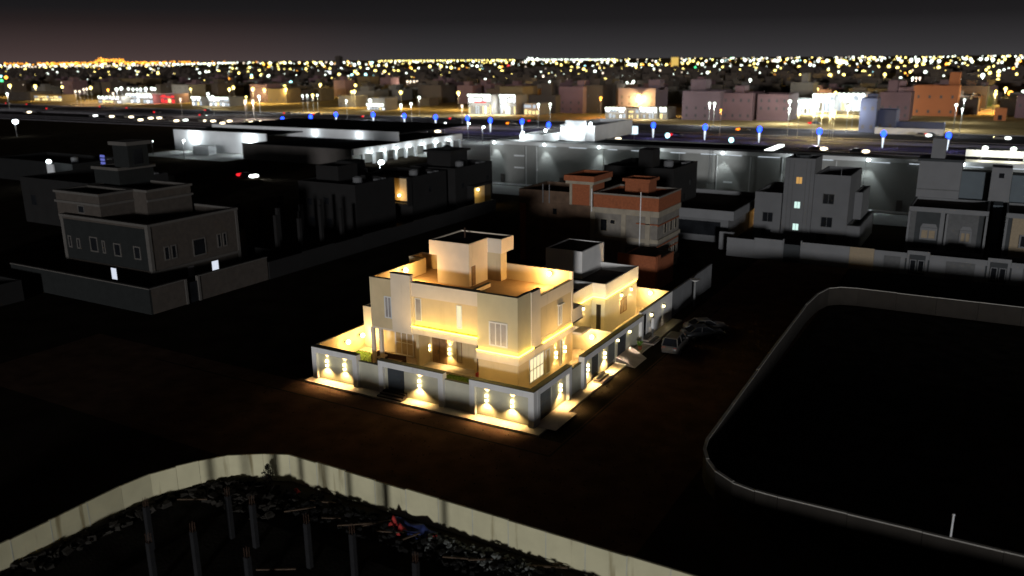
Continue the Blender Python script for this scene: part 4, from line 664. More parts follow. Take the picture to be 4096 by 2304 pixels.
# ------------------------------------------------------------------ cars
def car(x, y, rz, body, label, group=None, kind='sedan', detail=True, head=None, tail=None, z=.02):
    t = thing('parked_car' if detail else 'highway_car', (x, y, z), label, 'car', group); ORIG[t.name] = Vector()
    k = 1.12 if kind == 'suv' else 1.0; st = [(-2.25, .70, .45, .80*k), (-2.05, .84, .30, .92*k), (-1.2, .89, .26, .97*k), (0, .90, .26, .95*k), (1.1, .89, .26, .90*k), (1.85, .85, .30, .80*k), (2.2, .70, .42, .66*k)]
    m = MB()
    for X, w_, zb, zs in st: m.v += [(X, -w_*.9, zb), (X, -w_, (zb+zs)/2), (X, -w_*.93, zs), (X, w_*.93, zs), (X, w_, (zb+zs)/2), (X, w_*.9, zb)]
    for i in range(len(st)-1):
        for j in range(6): a, b = i*6+j, i*6+(j+1) % 6; m.f.append((a, b, b+6, a+6))
    m.f += [tuple(range(5, -1, -1)), tuple(range((len(st)-1)*6, len(st)*6))]; m.build('body', body, t, detail)
    zr = 1.42 if kind == 'sedan' else 1.78; b0, b1 = (-1.75, 1.05) if kind == 'sedan' else (-2.1, 1.1); r0, r1 = (-1.0, .25) if kind == 'sedan' else (-1.85, .35)
    g = MB(); zl = .93*k; g.v += [(b0, -.78, zl), (b1, -.78, zl), (b1, .78, zl), (b0, .78, zl), (r0, -.62, zr-.05), (r1, -.62, zr-.05), (r1, .62, zr-.05), (r0, .62, zr-.05)]; g.f += [(0, 1, 5, 4), (1, 2, 6, 5), (2, 3, 7, 6), (3, 0, 4, 7)]; g.build('window', 'car_glass', t)
    rf = MB(); rf.v += [(r0-.08, -.63, zr-.05), (r1+.08, -.63, zr-.05), (r1+.08, .63, zr-.05), (r0-.08, .63, zr-.05), (r0+.1, -.5, zr+.02), (r1-.1, -.5, zr+.02), (r1-.1, .5, zr+.02), (r0+.1, .5, zr+.02)]; rf.f += [(4, 5, 6, 7), (0, 1, 5, 4), (1, 2, 6, 5), (2, 3, 7, 6), (3, 0, 4, 7), (3, 2, 1, 0)]; rf.build('roof', body, t)
    if detail:
        for s in (-1, 1):
            MB().bar((b0, s*.775, zl), (r0, s*.63, zr-.04), .09).build('pillar', body, t); MB().bar((b1, s*.775, zl), (r1, s*.63, zr-.04), .07).build('pillar', body, t); MB().bar(((b0+b1)/2-.1, s*.785, zl), ((r0+r1)/2, s*.635, zr-.04), .08).build('pillar', body, t)
            MB().box(.75, .95, s*.86-.06, s*.86+.16*s if s > 0 else s*.86+.06, .95*k, 1.08*k).build('mirror', body, t) if s > 0 else MB().box(.75, .95, -1.02, -.80, .95*k, 1.08*k).build('mirror', body, t)
            MB().box(2.02, 2.19, s*.55-.16, s*.55+.16, .60*k, .72*k).build('headlight', 'window_white', t); MB().box(-2.23, -2.1, s*.55-.15, s*.55+.15, .66*k, .84*k).build('tail_light', 'tarp_red', t)
        MB().box(2.1, 2.24, -.6, .6, .38, .5).build('bumper', body, t); MB().box(-2.3, -2.16, -.66, .66, .40, .56).build('bumper', body, t)
        for X in (-1.35, 1.32):
            for s in (-1, 1):
                wv = MB(); n = 14
                for q in range(n): a = 2*math.pi*q/n; wv.v += [(X+.33*math.cos(a), s*.93, .33+.33*math.sin(a)), (X+.33*math.cos(a), s*.68, .33+.33*math.sin(a))]
                for q in range(n): a = 2*q; b = 2*((q+1) % n); wv.f.append((a, b, b+1, a+1))
                wv.f.append(tuple(range(0, 2*n, 2))); wo = wv.build('wheel', 'tyre', t); rm = MB()
                for q in range(8): a = 2*math.pi*q/8; rm.v.append((X+.2*math.cos(a), s*.936, .33+.2*math.sin(a)))
                rm.f.append(tuple(range(8))); rm.build('rim', 'car_silver', wo)
    else:
        for s in (-.55, .55):
            if head: MB().ball((2.25, s, .62), .50, (2.3, 1, .85), 8, 5).build('headlight', head, t)
            if tail: MB().ball((-2.25, s, .72), .46, (2.3, 1, .8), 8, 5).build('tail_light', tail, t)
    t.rotation_euler = (0, 0, rz); return t
car(3.7, 22.9, math.radians(93), 'car_white', 'pale pickup-like wagon parked nose away at the side street kerb', kind='suv'); car(4.6, 29.9, math.radians(38), 'car_silver', 'silver sedan parked at an angle, farthest of the three parked cars'); car(5.0, 27.6, math.radians(40), 'car_dark', 'black sedan parked between the silver sedan and the pale wagon')
pass
p = G(800+375*.5047, 450+500*.5047, .6); lc = car(p.x, p.y, math.radians(0), 'car_dark', 'single car with bright headlights in the dark lane behind the stone villa', None, 'sedan', False, 'e_head_white', 'e_tail')
o = lamp_light('SPOT', (2.5, 0, .75), 5000, COOL, lc, (1, 0, -.06), 50, .6, .2)
WHITE = [(0, 's1', q) for q in ((265, 658), (910, 692), (1070, 700), (1260, 705), (1350, 733), (1450, 717), (1535, 715), (1700, 742), (1790, 735), (1990, 742), (2060, 745), (2150, 765), (2220, 745), (2430, 757), (2520, 755))]+[(0, 's2', q) for q in ((60, 750), (355, 778), (455, 792), (535, 775), (595, 787), (760, 785), (1480, 825), (1650, 830), (1795, 845))]+[(0, 's3', q) for q in ((1050, 878), (1050, 745))]+[(0, 's4', q) for q in ((1565, 888), (2340, 915))]+[(0, 'r4', q) for q in ((785, 245), (1140, 268))]
RED = [('s1', q) for q in ((85, 572), (290, 582), (490, 625), (1275, 618), (1550, 660), (2050, 640), (2000, 688), (1010, 605))]+[('s2', q) for q in ((375, 670), (665, 680), (1150, 702), (2010, 722))]+[('s3', q) for q in ((120, 735), (320, 712), (2290, 792), (1660, 843))]+[('s4', q) for q in ((1675, 886), (525, 770))]
REG = {'s1': (0, 180, .4076), 's2': (1000, 180, .4076), 's3': (2000, 180, .427), 's4': (3050, 180, .406), 'r4': (2900, 480, .4643)}
def pxy(r, q): a = REG[r]; return a[0]+q[0]*a[2], a[1]+q[1]*a[2]
BODY = ('car_white', 'car_silver', 'car_dark'); fc = {}
def far_car(key, p, rz, body, label, group, head, tail):
    if key not in fc: fc[key] = car(p.x, p.y, rz, body, label, group, 'sedan', False, head, tail, .04); return fc[key]
    c = copy_thing(fc[key], (p.x, p.y, .04), label, rz); return c
rkW = sorted(range(len(WHITE)), key=lambda j: pxy(WHITE[j][1], WHITE[j][2])[0]); rkR = sorted(range(len(RED)), key=lambda j: pxy(*RED[j])[0])
for i, (_, r_, q) in enumerate(WHITE):
    p = G(*pxy(r_, q), .65); wh = r_ in ('s4',) or i in (1, 8, 16, 20, 21)
    c = far_car(('h', wh), p, 0.0, 'car_silver', 'car with %s headlights on the highway, %s headlit car from the left' % ('white' if wh else 'warm', ORD[rkW.index(i)]), 'cars with headlights on the highway', 'e_head_white' if wh else 'e_head', None)
    if i % 2 == 0: ORIG[c.name] = Vector(); lamp_light('SPOT', (2.6, 0, .8), 3500, (1, .86, .6), c, (1, 0, -.09), 60, .6, .2)
for i, (r_, q) in enumerate(RED):
    p = G(*pxy(r_, q), .7); am = i in (12, 14)
    far_car(('t', am), p, 0.0, 'car_dark', 'car with %s tail lights on the highway, %s such car from the left' % ('orange' if am else 'red', ORD[rkR.index(i)]), 'cars with tail lights on the highway', None, 'e_tail_amber' if am else 'e_tail')

# ------------------------------------------------------------------ blue-topped light columns along the highway
LAMPS = [('s2', q, y) for q, y in (((320, 730), 217), ((595, 705), 231), ((843, 683), 238), ((1208, 683), 238), ((1513, 695), 240), ((1820, 707), 238), ((2135, 718), 236), ((2358, 740), 232))]+[('s3', q, 236) for q in ((207, 718), (455, 748), (1437, 752), (1922, 770), (2432, 790))]+[('r4', q, 234) for q in ((815, 98), (1367, 118), (1927, 135))]
base = None
for i, (r_, q, y) in enumerate(LAMPS):
    p = GY(*pxy(r_, q), y); z = p.z
    t = thing('light_column', (p.x, y, 0), 'blue topped white light column on the highway verge, %s from the left' % ORD[i], 'lamp', 'blue topped light columns along the highway')
    MB().cyl(p.x, y, 0, z-4.0, .10, n=8).build('base', 'pole_grey', t); MB().cyl(p.x, y, z-4.4, z-1.2, .12, .36, 10).build('shaft', 'e_post', t); MB().cyl(p.x, y, z-1.2, z-1.05, .4, .4, 10).build('collar', 'lamp_metal', t); MB().ball((p.x, y, z), .9, (.9, .9, 1.2)).build('globe', 'e_blue', t, True)
    lamp_light('POINT', (p.x, y-1.2, z), 3000, (.40, .38, 1), t, r=.5)

# ------------------------------------------------------------------ the city beyond the highway
def city_block(r_, x0, x1, yb, yt, depth, mat, label, name='city_house', ph=None, win=0, cat='house', group=None):
    a = G(*pxy(r_, (x0, yb))); b = G(*pxy(r_, (x1, yb))); Y = (a.y+b.y)/2
    X0 = GY(*pxy(r_, (x0, yb)), Y).x; X1 = GY(*pxy(r_, (x1, yb)), Y).x; Z = GY(*pxy(r_, ((x0+x1)/2, yt)), Y).z
    t = thing(name, ((X0+X1)/2, Y, 0), label, cat, group)
    MB().shell(X0, X1, Y, Y+depth, 0, Z, Z-.9, .3).build('wall', mat, t); bx('roof', 'city_roof', t, X0+.35, X1-.35, Y+.35, Y+depth-.35, Z-.898, Z-.85)
    if ph: MB().shell(X0+(X1-X0)*ph[0], X0+(X1-X0)*ph[1], Y+depth*.3, Y+depth*.7, Z-.84, Z+ph[2], Z+ph[2]-.5, .25).build('stair_block', mat, t)
    if win:
        rows = max(1, int((Z-1)/3.4)); n = win
        for i in range(rows):
            for j in range(n):
                c = X0+(X1-X0)*(j+.5)/n; (i*7+j*5+int(X0)) % 5 < 3 and window(t, '-y', c-.6, c+.6, 1.3+3.4*i, 2.9+3.4*i, Y, mat, 'pane_city', .12)
    return t, X0, X1, Y, Z
def shopfront(r_, x0, x1, yb, yt, mat, label, n=4, wall='city_wall_2', depth=12, P=0, col=COOL, y_wall=None):
    t, X0, X1, Y, Z = city_block(r_, x0, x1, yb, y_wall or yt-12, depth, wall, label, 'shop_building', cat='shop')
    Zt = GY(*pxy(r_, ((x0+x1)/2, yt)), Y).z; wd = (X1-X0)/n
    r = random.Random(int(x0*7+yb)); k = n*2; wd = (X1-X0)/k; hot = mat == 'e_shop'
    for i in range(k):
        mt = (r.choice(('e_shop', 'e_shop_soft', 'e_shop_soft', 'e_shop_dim', 'e_shop_warm')) if hot else r.choice((mat, mat, 'e_shop_dim', 'e_shop_warm')))
        bx('lit_window', mt, t, X0+wd*i+.35, X0+wd*(i+1)-.35, Y-.08, Y-.003, .3+.2*r.random(), max(1.4, Zt*r.uniform(.38, .58)))
    c = X0+.3
    while c < X1-1.2:
        w_ = min(r.uniform(1.5, 5.0), X1-.3-c); bx('lit_sign', (mat if r.random() < .72 else 'e_shop_soft'), t, c, c+w_, Y-.3, Y-.09, Zt*r.uniform(.64, .74), Zt*r.uniform(.84, 1.0)); c += w_+r.uniform(.4, 1.4)
    if hot:
        for i in range(k): MB().ball((X0+wd*(i+.5), Y-.8, Zt+.3), .75, (1, 1, .8), 8, 5).build('canopy_lamp', 'e_city_w', t)
    if P:
        for i in range(max(1, n//2)): lamp_light('POINT', (X0+(X1-X0)*(i+.5)/max(1, n//2), Y-6, 4), P, col, t, r=1)
    return t, X0, X1, Y, Z
shopfront('s1', 340, 610, 550, 500, 'e_shop_warm', 'yellow lit shop at the left behind the highway', 5, 'city_wall_5', P=2500, col=(1, .75, .25))
shopfront('s1', 970, 1190, 572, 515, 'e_shop', 'white lit shop left of the red signed shop', 3, 'city_wall_2', P=2500); shopfront('s1', 1250, 1505, 572, 492, 'e_shop', 'tall white lit shop next to the red signed shop', 4, P=2500); shopfront('s1', 1515, 1720, 572, 492, 'e_shop_red', 'shop with glowing red sign', 3, 'city_wall_3', P=2500, col=(1, .3, .35))
shopfront('s1', 1890, 1985, 598, 520, 'e_shop', 'small white lit kiosk at the highway', 2); shopfront('s1', 2060, 2255, 602, 525, 'e_shop', 'white lit shop block left of the blue light columns', 4, P=3000)
shopfront('s2', 1150, 1325, 640, 590, 'e_shop', 'small white kiosk with a bright round top sign', 3, P=2200, y_wall=520)
t, X0, X1, Y, Z = shopfront('s2', 2145, 2370, 682, 500, 'e_shop', 'bright white fuel station building with red band', 5, 'city_wall_2', P=6000); bx('red_band', 'e_shop_red', t, X0+4, X1-3, Y-.5, Y-.31, Z*.60, Z*.66)
shopfront('s2', 2390, 2576, 675, 520, 'e_shop', 'white glowing workshop beside the fuel station', 4, P=6000); shopfront('s3', 0, 150, 652, 480, 'e_shop', 'bright workshop bays right of the fuel station', 3, P=5000); shopfront('s3', 225, 370, 656, 560, 'e_shop_warm', 'small lit kiosk right of the workshops', 2, P=2500, col=WARMW)
shopfront('s3', 985, 1180, 690, 600, 'e_shop', 'row of lit shops with warm interior, left part', 3, P=5000); shopfront('s3', 1200, 1300, 692, 605, 'e_shop_warm', 'narrow yellow lit shop in the row of shops', 2, P=1600, col=WARMW); shopfront('s3', 1310, 1470, 694, 600, 'e_shop', 'brightest white shop in the row of shops', 3, P=5000); shopfront('s3', 1490, 1565, 696, 600, 'e_shop', 'last small white shop in the row of shops', 1, P=1600)
city_block('s3', 1105, 1450, 655, 405, 18, 'city_pinkish', 'plain pale block behind the row of lit shops', win=5, ph=(.7, 1.0, 4)); city_block('s3', 1700, 2050, 705, 432, 20, 'city_pinkish', 'pale grey pink block behind the tall street lamp', win=4, ph=(.1, .5, 5)); city_block('s3', 2068, 2355, 706, 450, 20, 'city_wall_3', 'rosy block with a dark sign band', win=4, ph=(.3, .6, 3)); city_block('s3', 2400, 2690, 712, 462, 20, 'city_wall_3', 'rosy block left of the floodlit depot', win=4)
city_block('s3', 550, 775, 640, 390, 16, 'city_wall_3', 'house with an orange flood lamp on its wall', win=3, ph=(.6, .9, 3)); city_block('s3', 780, 960, 640, 375, 18, 'city_wall_4', 'dark brown house right of the orange flood lamp', win=2, ph=(.2, .6, 3)); city_block('s3', 270, 520, 640, 470, 16, 'city_wall_4', 'low dark house behind the bright workshops', ph=(.3, .7, 6)); city_block('s3', 0, 215, 640, 390, 16, 'city_wall_5', 'brown house behind the bright workshops', win=3)
t, X0, X1, Y, Z = shopfront('s4', 240, 480, 680, 560, 'e_shop', 'white floodlit depot hall, left part', 3, 'mall_white', P=1600, y_wall=540, depth=20); shopfront('s4', 480, 700, 660, 500, 'e_shop', 'white floodlit depot hall, centre part', 3, 'mall_white', P=1600, depth=20); shopfront('s4', 720, 1000, 650, 490, 'e_shop', 'white floodlit depot hall, right part', 3, 'mall_white', P=1600, depth=20)
city_block('s4', 260, 480, 620, 370, 14, 'city_wall_2', 'pale house with roof terrace behind the depot', win=3, ph=(.4, .7, 5)); city_block('s4', 940, 1100, 862, 525, 10, 'city_navy', 'dark bluish tower block at the highway edge', win=2, ph=(.3, .9, 1.5)); city_block('s4', 1102, 1300, 850, 640, 12, 'city_navy', 'low dark bluish block beside the tower block', win=2)
city_block('s4', 1130, 1435, 740, 465, 16, 'city_wall_3', 'rosy house behind the dark bluish blocks', win=4, ph=(.2, .5, 5)); city_block('s4', 1460, 1905, 700, 400, 16, 'city_amber_lit', 'orange lit house with a pale roof lantern', win=4, ph=(.75, .98, 6)); city_block('s4', 2480, 2720, 720, 500, 18, 'city_wall_3', 'house at the right edge beside the amber lamp', win=3); t, X0, X1, Y, Z = city_block('s4', 2275, 2395, 745, 625, 8, 'city_amber_lit', 'small amber lit gatehouse at the right edge', win=0); bx('opening', 'pane_dark', t, (X0+X1)/2-.8, (X0+X1)/2+.8, Y-.06, Y-.003, .2, 2.4)
t, X0, X1, Y, Z = city_block('s4', 1100, 1780, 884, 822, .5, 'stripe_white', 'long pale striped fence wall along the highway', 'fence_wall', cat='wall'); t, X0, X1, Y, Z = city_block('s4', 1310, 1785, 850, 765, 6, 'city_navy', 'long dark blue shed behind the striped wall', 'long_shed', cat='shed')
city_block('s2', 10, 175, 560, 385, 14, 'city_wall_3', 'pink house among yellow street lamps', win=3); city_block('s2', 180, 360, 570, 430, 14, 'city_wall_5', 'tan house right of the pink house', win=3); city_block('s2', 1060, 1180, 450, 310, 14, 'city_wall_5', 'yellowish lit house in the middle distance', win=2); city_block('s2', 870, 1040, 610, 500, 12, 'city_wall_2', 'low pale building left of the small white kiosk', win=3); city_block('s2', 1640, 1760, 600, 520, 10, 'city_wall_4', 'dark shed with white lamps'); city_block('s2', 370, 500, 560, 440, 14, 'city_wall_4', 'dark brown house left of the lamp lit square', win=2); city_block('s2', 530, 700, 545, 430, 14, 'city_wall_5', 'tan house with a row of small lamps', win=3)
city_block('s1', 1170, 1420, 470, 330, 20, 'city_wall_5', 'tan block above the red signed shop', win=4); city_block('s1', 650, 880, 480, 440, 20, 'city_wall_5', 'low amber lit block left of the tan block'); city_block('s1', 1700, 1860, 540, 390, 16, 'city_wall_2', 'pale block right of the red signed shop', win=3); city_block('s1', 90, 310, 545, 460, 18, 'city_wall_4', 'dark block at the far left behind the highway', win=3)
t = thing('billboard', G(*pxy('s2', (750, 320)), 0), 'large blazing white billboard on a mast in the city', 'billboard'); p = G(*pxy('s2', (750, 320)), 0)
a, b = GY(*pxy('s2', (700, 320)), p.y), GY(*pxy('s2', (805, 255)), p.y); bx('screen', 'e_shop', t, a.x, b.x, p.y-.3, p.y, a.z+1, b.z); bx('mast', 'pole_grey', t, (a.x+b.x)/2-.4, (a.x+b.x)/2+.4, p.y+.01, p.y+.6, 0, b.z)
p = G(*pxy('s2', (860, 225)), 0); t = thing('tall_tower', p, 'slender dark tower rising above the horizon lights', 'tower'); z = GY(*pxy('s2', (860, 112)), p.y).z; wd = p.y*.0042; bx('shaft', 'city_wall_4', t, p.x-wd, p.x+wd, p.y, p.y+2*wd, 0, z); bx('top', 'city_wall_4', t, p.x-wd*.6, p.x+wd*.6, p.y+.4*wd, p.y+1.6*wd, z, z*1.06)
em('e_tower', (1, .66, .16), .8); p = G(*pxy('s3', (1627, 205)), 0); t = thing('lit_tower', p, 'slim golden lit tower in the distant city', 'tower'); z = GY(*pxy('s3', (1627, 115)), p.y).z; wd = p.y*.0035; bx('shaft', 'e_tower', t, p.x-wd, p.x+wd, p.y, p.y+2*wd, 0, z); bx('cap', 'city_wall_4', t, p.x-wd*1.2, p.x+wd*1.2, p.y-wd*.2, p.y+2.2*wd, z, z*1.05)

# anonymous houses of the city: the nearer ones one by one, the far ones as one mass
def inview(x, y, z=5, pad=60):
    d = Vector((x, y, z))-CAMP; f = d.dot(FF)
    if f < 1: return None
    return 2048+FPX*d.dot(RR)/f, 1152-FPX*d.dot(UU)/f
occ = [(o.location.x, o.location.y) for o in COL.objects if o.parent is None and o.get('category') in ('house', 'shop', 'shed', 'tower') and o.location.y > 300]
protos = []; r = random.Random(21); cnt = 0
def house_proto(k):
    t = thing('far_house', (0, 0, 0), 'unlit flat roofed house in the city beyond the highway', 'house', 'far houses of the city'); w_, d_, h_ = ((16, 14, 8.2), (14, 16, 10.5), (19, 14, 7.2), (13, 13, 11.5), (22, 16, 9.0), (15, 15, 6.0))[k]
    mt = 'city_wall_%d' % k; MB().shell(-w_/2, w_/2, -d_/2, d_/2, 0, h_, h_-1, .3).build('wall', mt, t); bx('roof', 'city_roof', t, -w_/2+.35, w_/2-.35, -d_/2+.35, d_/2-.35, h_-.998, h_-.95); MB().shell(-w_*.3, w_*.05, -d_*.1, d_*.3, h_-.94, h_+2.4, h_+1.9, .25).build('stair_block', mt, t)
    MB().cyl(w_*.3, d_*.2, h_-.94, h_+.9, .9, .9, 10).build('water_tank', 'city_wall_2', t)
    return t
far = MB(); farm = []
y = 424.0
while y < 1750:
    step = 26 if y < 700 else 34
    x = -y*1.9-200
    while x < 420:
        X, Y = x+r.uniform(-4, 4), y+r.uniform(-5, 5); q = inview(X, Y)
        ok = q and -120 < q[0] < 4220 and r.random() < (.62 if y < 700 else .5)
        if ok and min([math.hypot((X-a)*.9, Y-b) for a, b in occ]+[99]) > 19:
            if y < 640 and cnt < 170:
                k = r.randrange(6); cnt += 1
                if len(protos) < 6 and k >= len(protos): k = len(protos); t = house_proto(k); t.location = (X, Y, 0); protos.append(t)
                else: k = min(k, len(protos)-1); t = copy_thing(protos[k], (X, Y, 0), rz=r.choice((0, 0, .03, -.03)))
                s = r.uniform(.85, 1.15); t.scale = (s, s, r.uniform(.8, 1.15))
            else:
                w_, d_, h_ = r.uniform(10, 24), r.uniform(10, 20), r.uniform(5, 11); n0 = len(far.f); far.box(X-w_/2, X+w_/2, Y-d_/2, Y+d_/2, 0, h_); far.box(X-w_*.2, X+w_*.15, Y-2, Y+3, h_, h_+2.5)
        x += step
    y += step
tag(far.build('far_houses', 'city_wall_1'), 'mass of low dark houses stretching to the horizon', 'houses', kind='stuff')

# street lamps and other lights of the city
def codes(s): return [tuple(q.split(',')) for q in s.split()]
CITY = {'s1': '60,318,o,3 15,352,g,3 95,400,y,3 335,300,y,3 345,405,y,3 610,410,y,2 610,370,p,2 890,420,y,3 1065,270,y,2 1350,270,y,2 930,270,y,2 1550,290,y,3 1550,270,y,2 2145,260,y,3 2145,305,y,2 2235,330,o,4 2250,435,y,3 2290,415,y,3 1870,432,y,2 2480,430,y,3 2435,265,y,2 2545,250,y,2 2415,510,y,2 2405,550,p,3 2480,548,p,3 2540,505,w,3 70,480,w,2 1110,475,p,2 1060,440,o,2 1143,435,w,3 1190,425,w,3 1260,430,w,2 1305,435,w,2 1345,435,w,2 1380,432,w,2 1430,430,w,3 1490,428,w,3 1520,430,w,2 740,455,p,2 780,455,p,2 820,435,p,2 850,430,p,2 2040,480,w,3 2085,510,w,3 2435,325,y,3 2470,325,y,3 1960,275,w,2 1935,240,w,2 2020,262,w,2 2050,265,w,2 2280,232,y,2 2262,270,y,2 2345,275,y,2 1475,235,w,2 1560,235,w,2 1270,228,w,2 1175,237,w,2 515,243,w,2 1120,303,o,2 1770,530,p,2',
 's2': '340,410,y,4 350,432,y,3 690,390,y,3 140,440,y,3 30,430,y,3 90,505,w,2 30,548,p,3 1480,465,y,4 1790,370,y,4 1035,395,y,3 960,375,y,3 1000,460,y,3 1025,455,y,3 2045,470,y,4 2540,480,y,3 2515,345,y,4 2310,340,w,3 1480,590,w,3 1580,578,w,3 1660,515,w,3 1975,355,w,2 875,290,y,3 850,262,y,3 1230,255,y,3 1232,278,y,2 1320,262,y,3 1410,255,y,3 1455,258,y,3 1365,290,y,2 1030,262,y,3 1055,283,y,3 1135,290,c,3 1000,295,c,3 1155,235,w,3 1765,210,y,3 1875,207,y,3 1975,222,y,3 2000,255,y,3 2180,210,w,3 2230,210,w,3 2470,265,y,4 2450,220,y,3 280,240,y,2 340,240,y,2 550,235,y,2 90,250,y,2 185,220,o,3 135,190,o,2 188,182,o,2 400,365,c,3 185,300,w,2 185,340,w,3 785,232,y,2 980,340,y,2 905,325,p,2 615,493,y,3 515,497,w,2 560,495,w,2 660,492,w,2 1025,195,w,3 1070,180,w,3 1195,175,c,3 1080,222,y,2 1575,222,o,2 1655,228,w,2 2085,205,y,2 2125,228,o,2 2255,245,y,2 1545,357,p,2 1575,357,p,2 1610,357,p,2 1640,357,p,2 15,320,y,3 945,545,w,2 2080,597,p,3 335,175,y,3 800,180,w,3 485,175,o,2 1178,545,w,4 560,175,y,2 630,172,y,2 700,172,y,2 900,168,y,2 965,168,o,2 1270,163,y,2',
 's3': '60,325,y,4 985,325,y,4 1395,318,y,4 720,430,o,5 80,455,y,4 1295,478,y,5 1972,490,y,5 1963,548,w,3 2010,548,w,3 1230,295,w,3 1250,345,w,3 1190,352,w,2 465,345,w,2 360,557,w,3 470,555,w,3 620,240,y,2 645,240,y,2 665,240,y,2 1045,205,y,3 730,212,y,2 670,208,y,2 785,228,y,3 740,273,y,2 890,248,w,3 1715,228,y,3 1590,235,y,2 1530,208,y,3 1560,188,y,3 1400,183,y,2 1480,180,y,2 1830,210,g,2 1895,180,w,3 1945,258,w,3 2090,210,y,3 2165,205,w,4 2260,200,w,4 2340,200,y,3 2345,328,w,3 405,290,p,2 630,330,p,2 910,430,p,2 945,495,o,3 80,198,r,3 120,170,w,3 300,130,w,3 270,128,w,3 350,133,w,3 530,172,y,2 955,160,w,2 1005,162,w,2 1075,158,w,2 1195,153,w,2 1210,183,w,3 1240,185,w,3 1270,185,w,3 1460,155,w,2 1780,152,y,2 1855,170,y,2 2080,150,w,3 2165,125,g,2 2295,140,w,3 2345,150,w,2 2375,140,w,2 2430,140,w,3 20,250,y,4 1500,238,p,2 1710,172,y,2 1760,172,y,2 2070,610,o,2',
 's4': '405,443,y,3 540,435,y,3 720,470,y,3 955,443,y,3 360,660,y,3 510,665,y,3 590,665,y,3 665,685,y,3 690,670,y,3 712,658,y,3 290,520,w,4 270,555,w,4 265,630,w,3 540,605,w,4 515,495,w,4 660,495,w,4 800,500,w,4 965,505,w,4 845,610,w,4 900,590,w,4 665,298,y,4 745,268,w,3 800,295,y,3 1205,290,y,3 1360,328,w,3 2015,435,g,3 2443,475,o,5 2395,430,y,3 2300,455,y,2 2295,485,y,3 1910,592,w,3 1970,630,w,2 1990,540,w,2 1640,478,p,2 1655,480,y,2 1830,465,w,3 1855,465,w,3 2325,265,y,3 2325,300,y,3 2320,345,y,3 1945,345,w,3 2170,300,w,4 760,165,w,5 735,160,y,4 790,160,y,4 820,165,y,3 125,152,w,3 150,155,w,3 470,195,w,3 360,217,y,3 750,212,y,2 855,217,y,3 245,270,y,3 125,250,y,2 150,212,w,2 985,262,y,2 1010,262,y,2 1140,215,y,3 1060,215,w,3 1245,210,y,3 1330,225,y,3 1400,215,y,3 1515,205,y,3 1585,190,y,3 1735,220,y,3 1815,190,o,3 1845,272,y,3 1810,260,y,3 2020,210,y,3 2230,222,y,2 2280,210,y,2 2205,245,y,2 2240,275,y,3 2330,260,w,3 2380,245,w,2 2425,235,w,2 1600,240,w,3 1605,265,w,3 1465,145,w,3 1535,148,w,3 1600,152,w,3 1665,158,w,3 1740,158,w,3 2150,138,w,3 2210,138,w,3 2270,145,w,3 2520,145,p,4 2505,185,p,3 895,120,w,2 985,115,w,2 175,88,y,2 300,165,w,2 340,155,w,2 420,158,y,2 550,155,w,3 590,163,o,2 635,155,w,3 1050,135,y,3 1100,130,y,3 1345,140,w,3 2065,165,w,2 2570,460,w,3 1480,325,w,2 1515,325,p,2 1550,325,p,2'}
NAMEC = {'y': 'yellow', 'w': 'white', 'o': 'orange', 'c': 'cyan white', 'g': 'green', 'r': 'red', 'p': 'pale warm'}
LCOL = {'y': (1, .78, .30), 'w': (.9, 1, .95), 'o': (1, .40, .07), 'c': (.6, .95, 1), 'g': (.2, 1, .4), 'r': (1, .1, .1), 'p': (1, .8, .6)}
LM = [(o['label'], inview(*o.location)) for o in list(COL.objects) if o.parent is None and o.get('category') in ('house', 'shop', 'shed', 'tower', 'billboard') and o.location.y > 300 and o.name.split('.')[0] != 'far_house']; seen_lab = {}
def lamp_label(p, c, s):
    if s < 4: return '%s lamp glowing among the city houses' % NAMEC[c]
    q = inview(p.x, p.y, p.z); b = min(LM, key=lambda k: (k[1][0]-q[0])**2+(2*(k[1][1]-q[1]))**2)[0]; k = (c, b); seen_lab[k] = n = seen_lab.get(k, 0)+1
    a = 'large %s lamp %s%s' % (NAMEC[c], ('' if n == 1 else ('second ', 'third ', 'fourth ', 'fifth ', 'sixth ', 'seventh ', 'eighth ', 'ninth ', 'tenth ')[min(n, 10)-2]+'nearest '), 'by the ')
    return ' '.join((a+b).split()[:16])
ball = MB().ball((0, 0, 0), 1, seg=12, rg=8); pole = MB().cyl(0, 0, -1, 0, 1, .6, 6); protoL = {}; nl = 0; rest = []
allc = sorted(((G(*pxy(rg, (float(a), float(b))), 9.5), c, int(s)) for rg in CITY for a, b, c, s in codes(CITY[rg])), key=lambda q: (q[0]-CAMP).length)
for i, (p, c, s) in enumerate(allc):
    d = (p-CAMP).length
    if d > 9000: p = CAMP+(p-CAMP)*(9000/d); d = 9000
    rad = d/840*(.55, .8, 1.1, 1.5, 1.9, 2.4)[s]*.86  # oversized head: the lamp's glow disc put into its size
    if nl >= 295 or d > 4000: rest.append((p, c, rad)); continue
    nl += 1; t = thing('city_lamp', (p.x, p.y, 0), lamp_label(p, c, s), 'street lamp', 'street lamps of the city')
    if c not in protoL: ORIG[t.name] = Vector(); hd = ball.build('head', 'e_city_'+c, t, True); pl = pole.build('pole', 'pole_grey', t); protoL[c] = (hd, pl)
    else:
        hd = protoL[c][0].copy(); pl = protoL[c][1].copy()
        for o in (hd, pl): COL.objects.link(o); o.parent = t
    hd.location = (0, 0, p.z); hd.scale = (rad,)*3; pl.location = (0, 0, p.z-rad*.5); pl.scale = (.05+d*.00009, .05+d*.00009, p.z-rad*.5); ORIG[t.name] = Vector((p.x, p.y, 0))  # pole added under every light, wall lights included
    if d < 1000 and s >= 2: lamp_light('POINT', (p.x, p.y-.6, p.z-rad-.2), (0, 0, 4500, 9000, 14000, 42000)[s]*(.5+d/700), LCOL[c], t, r=.6)
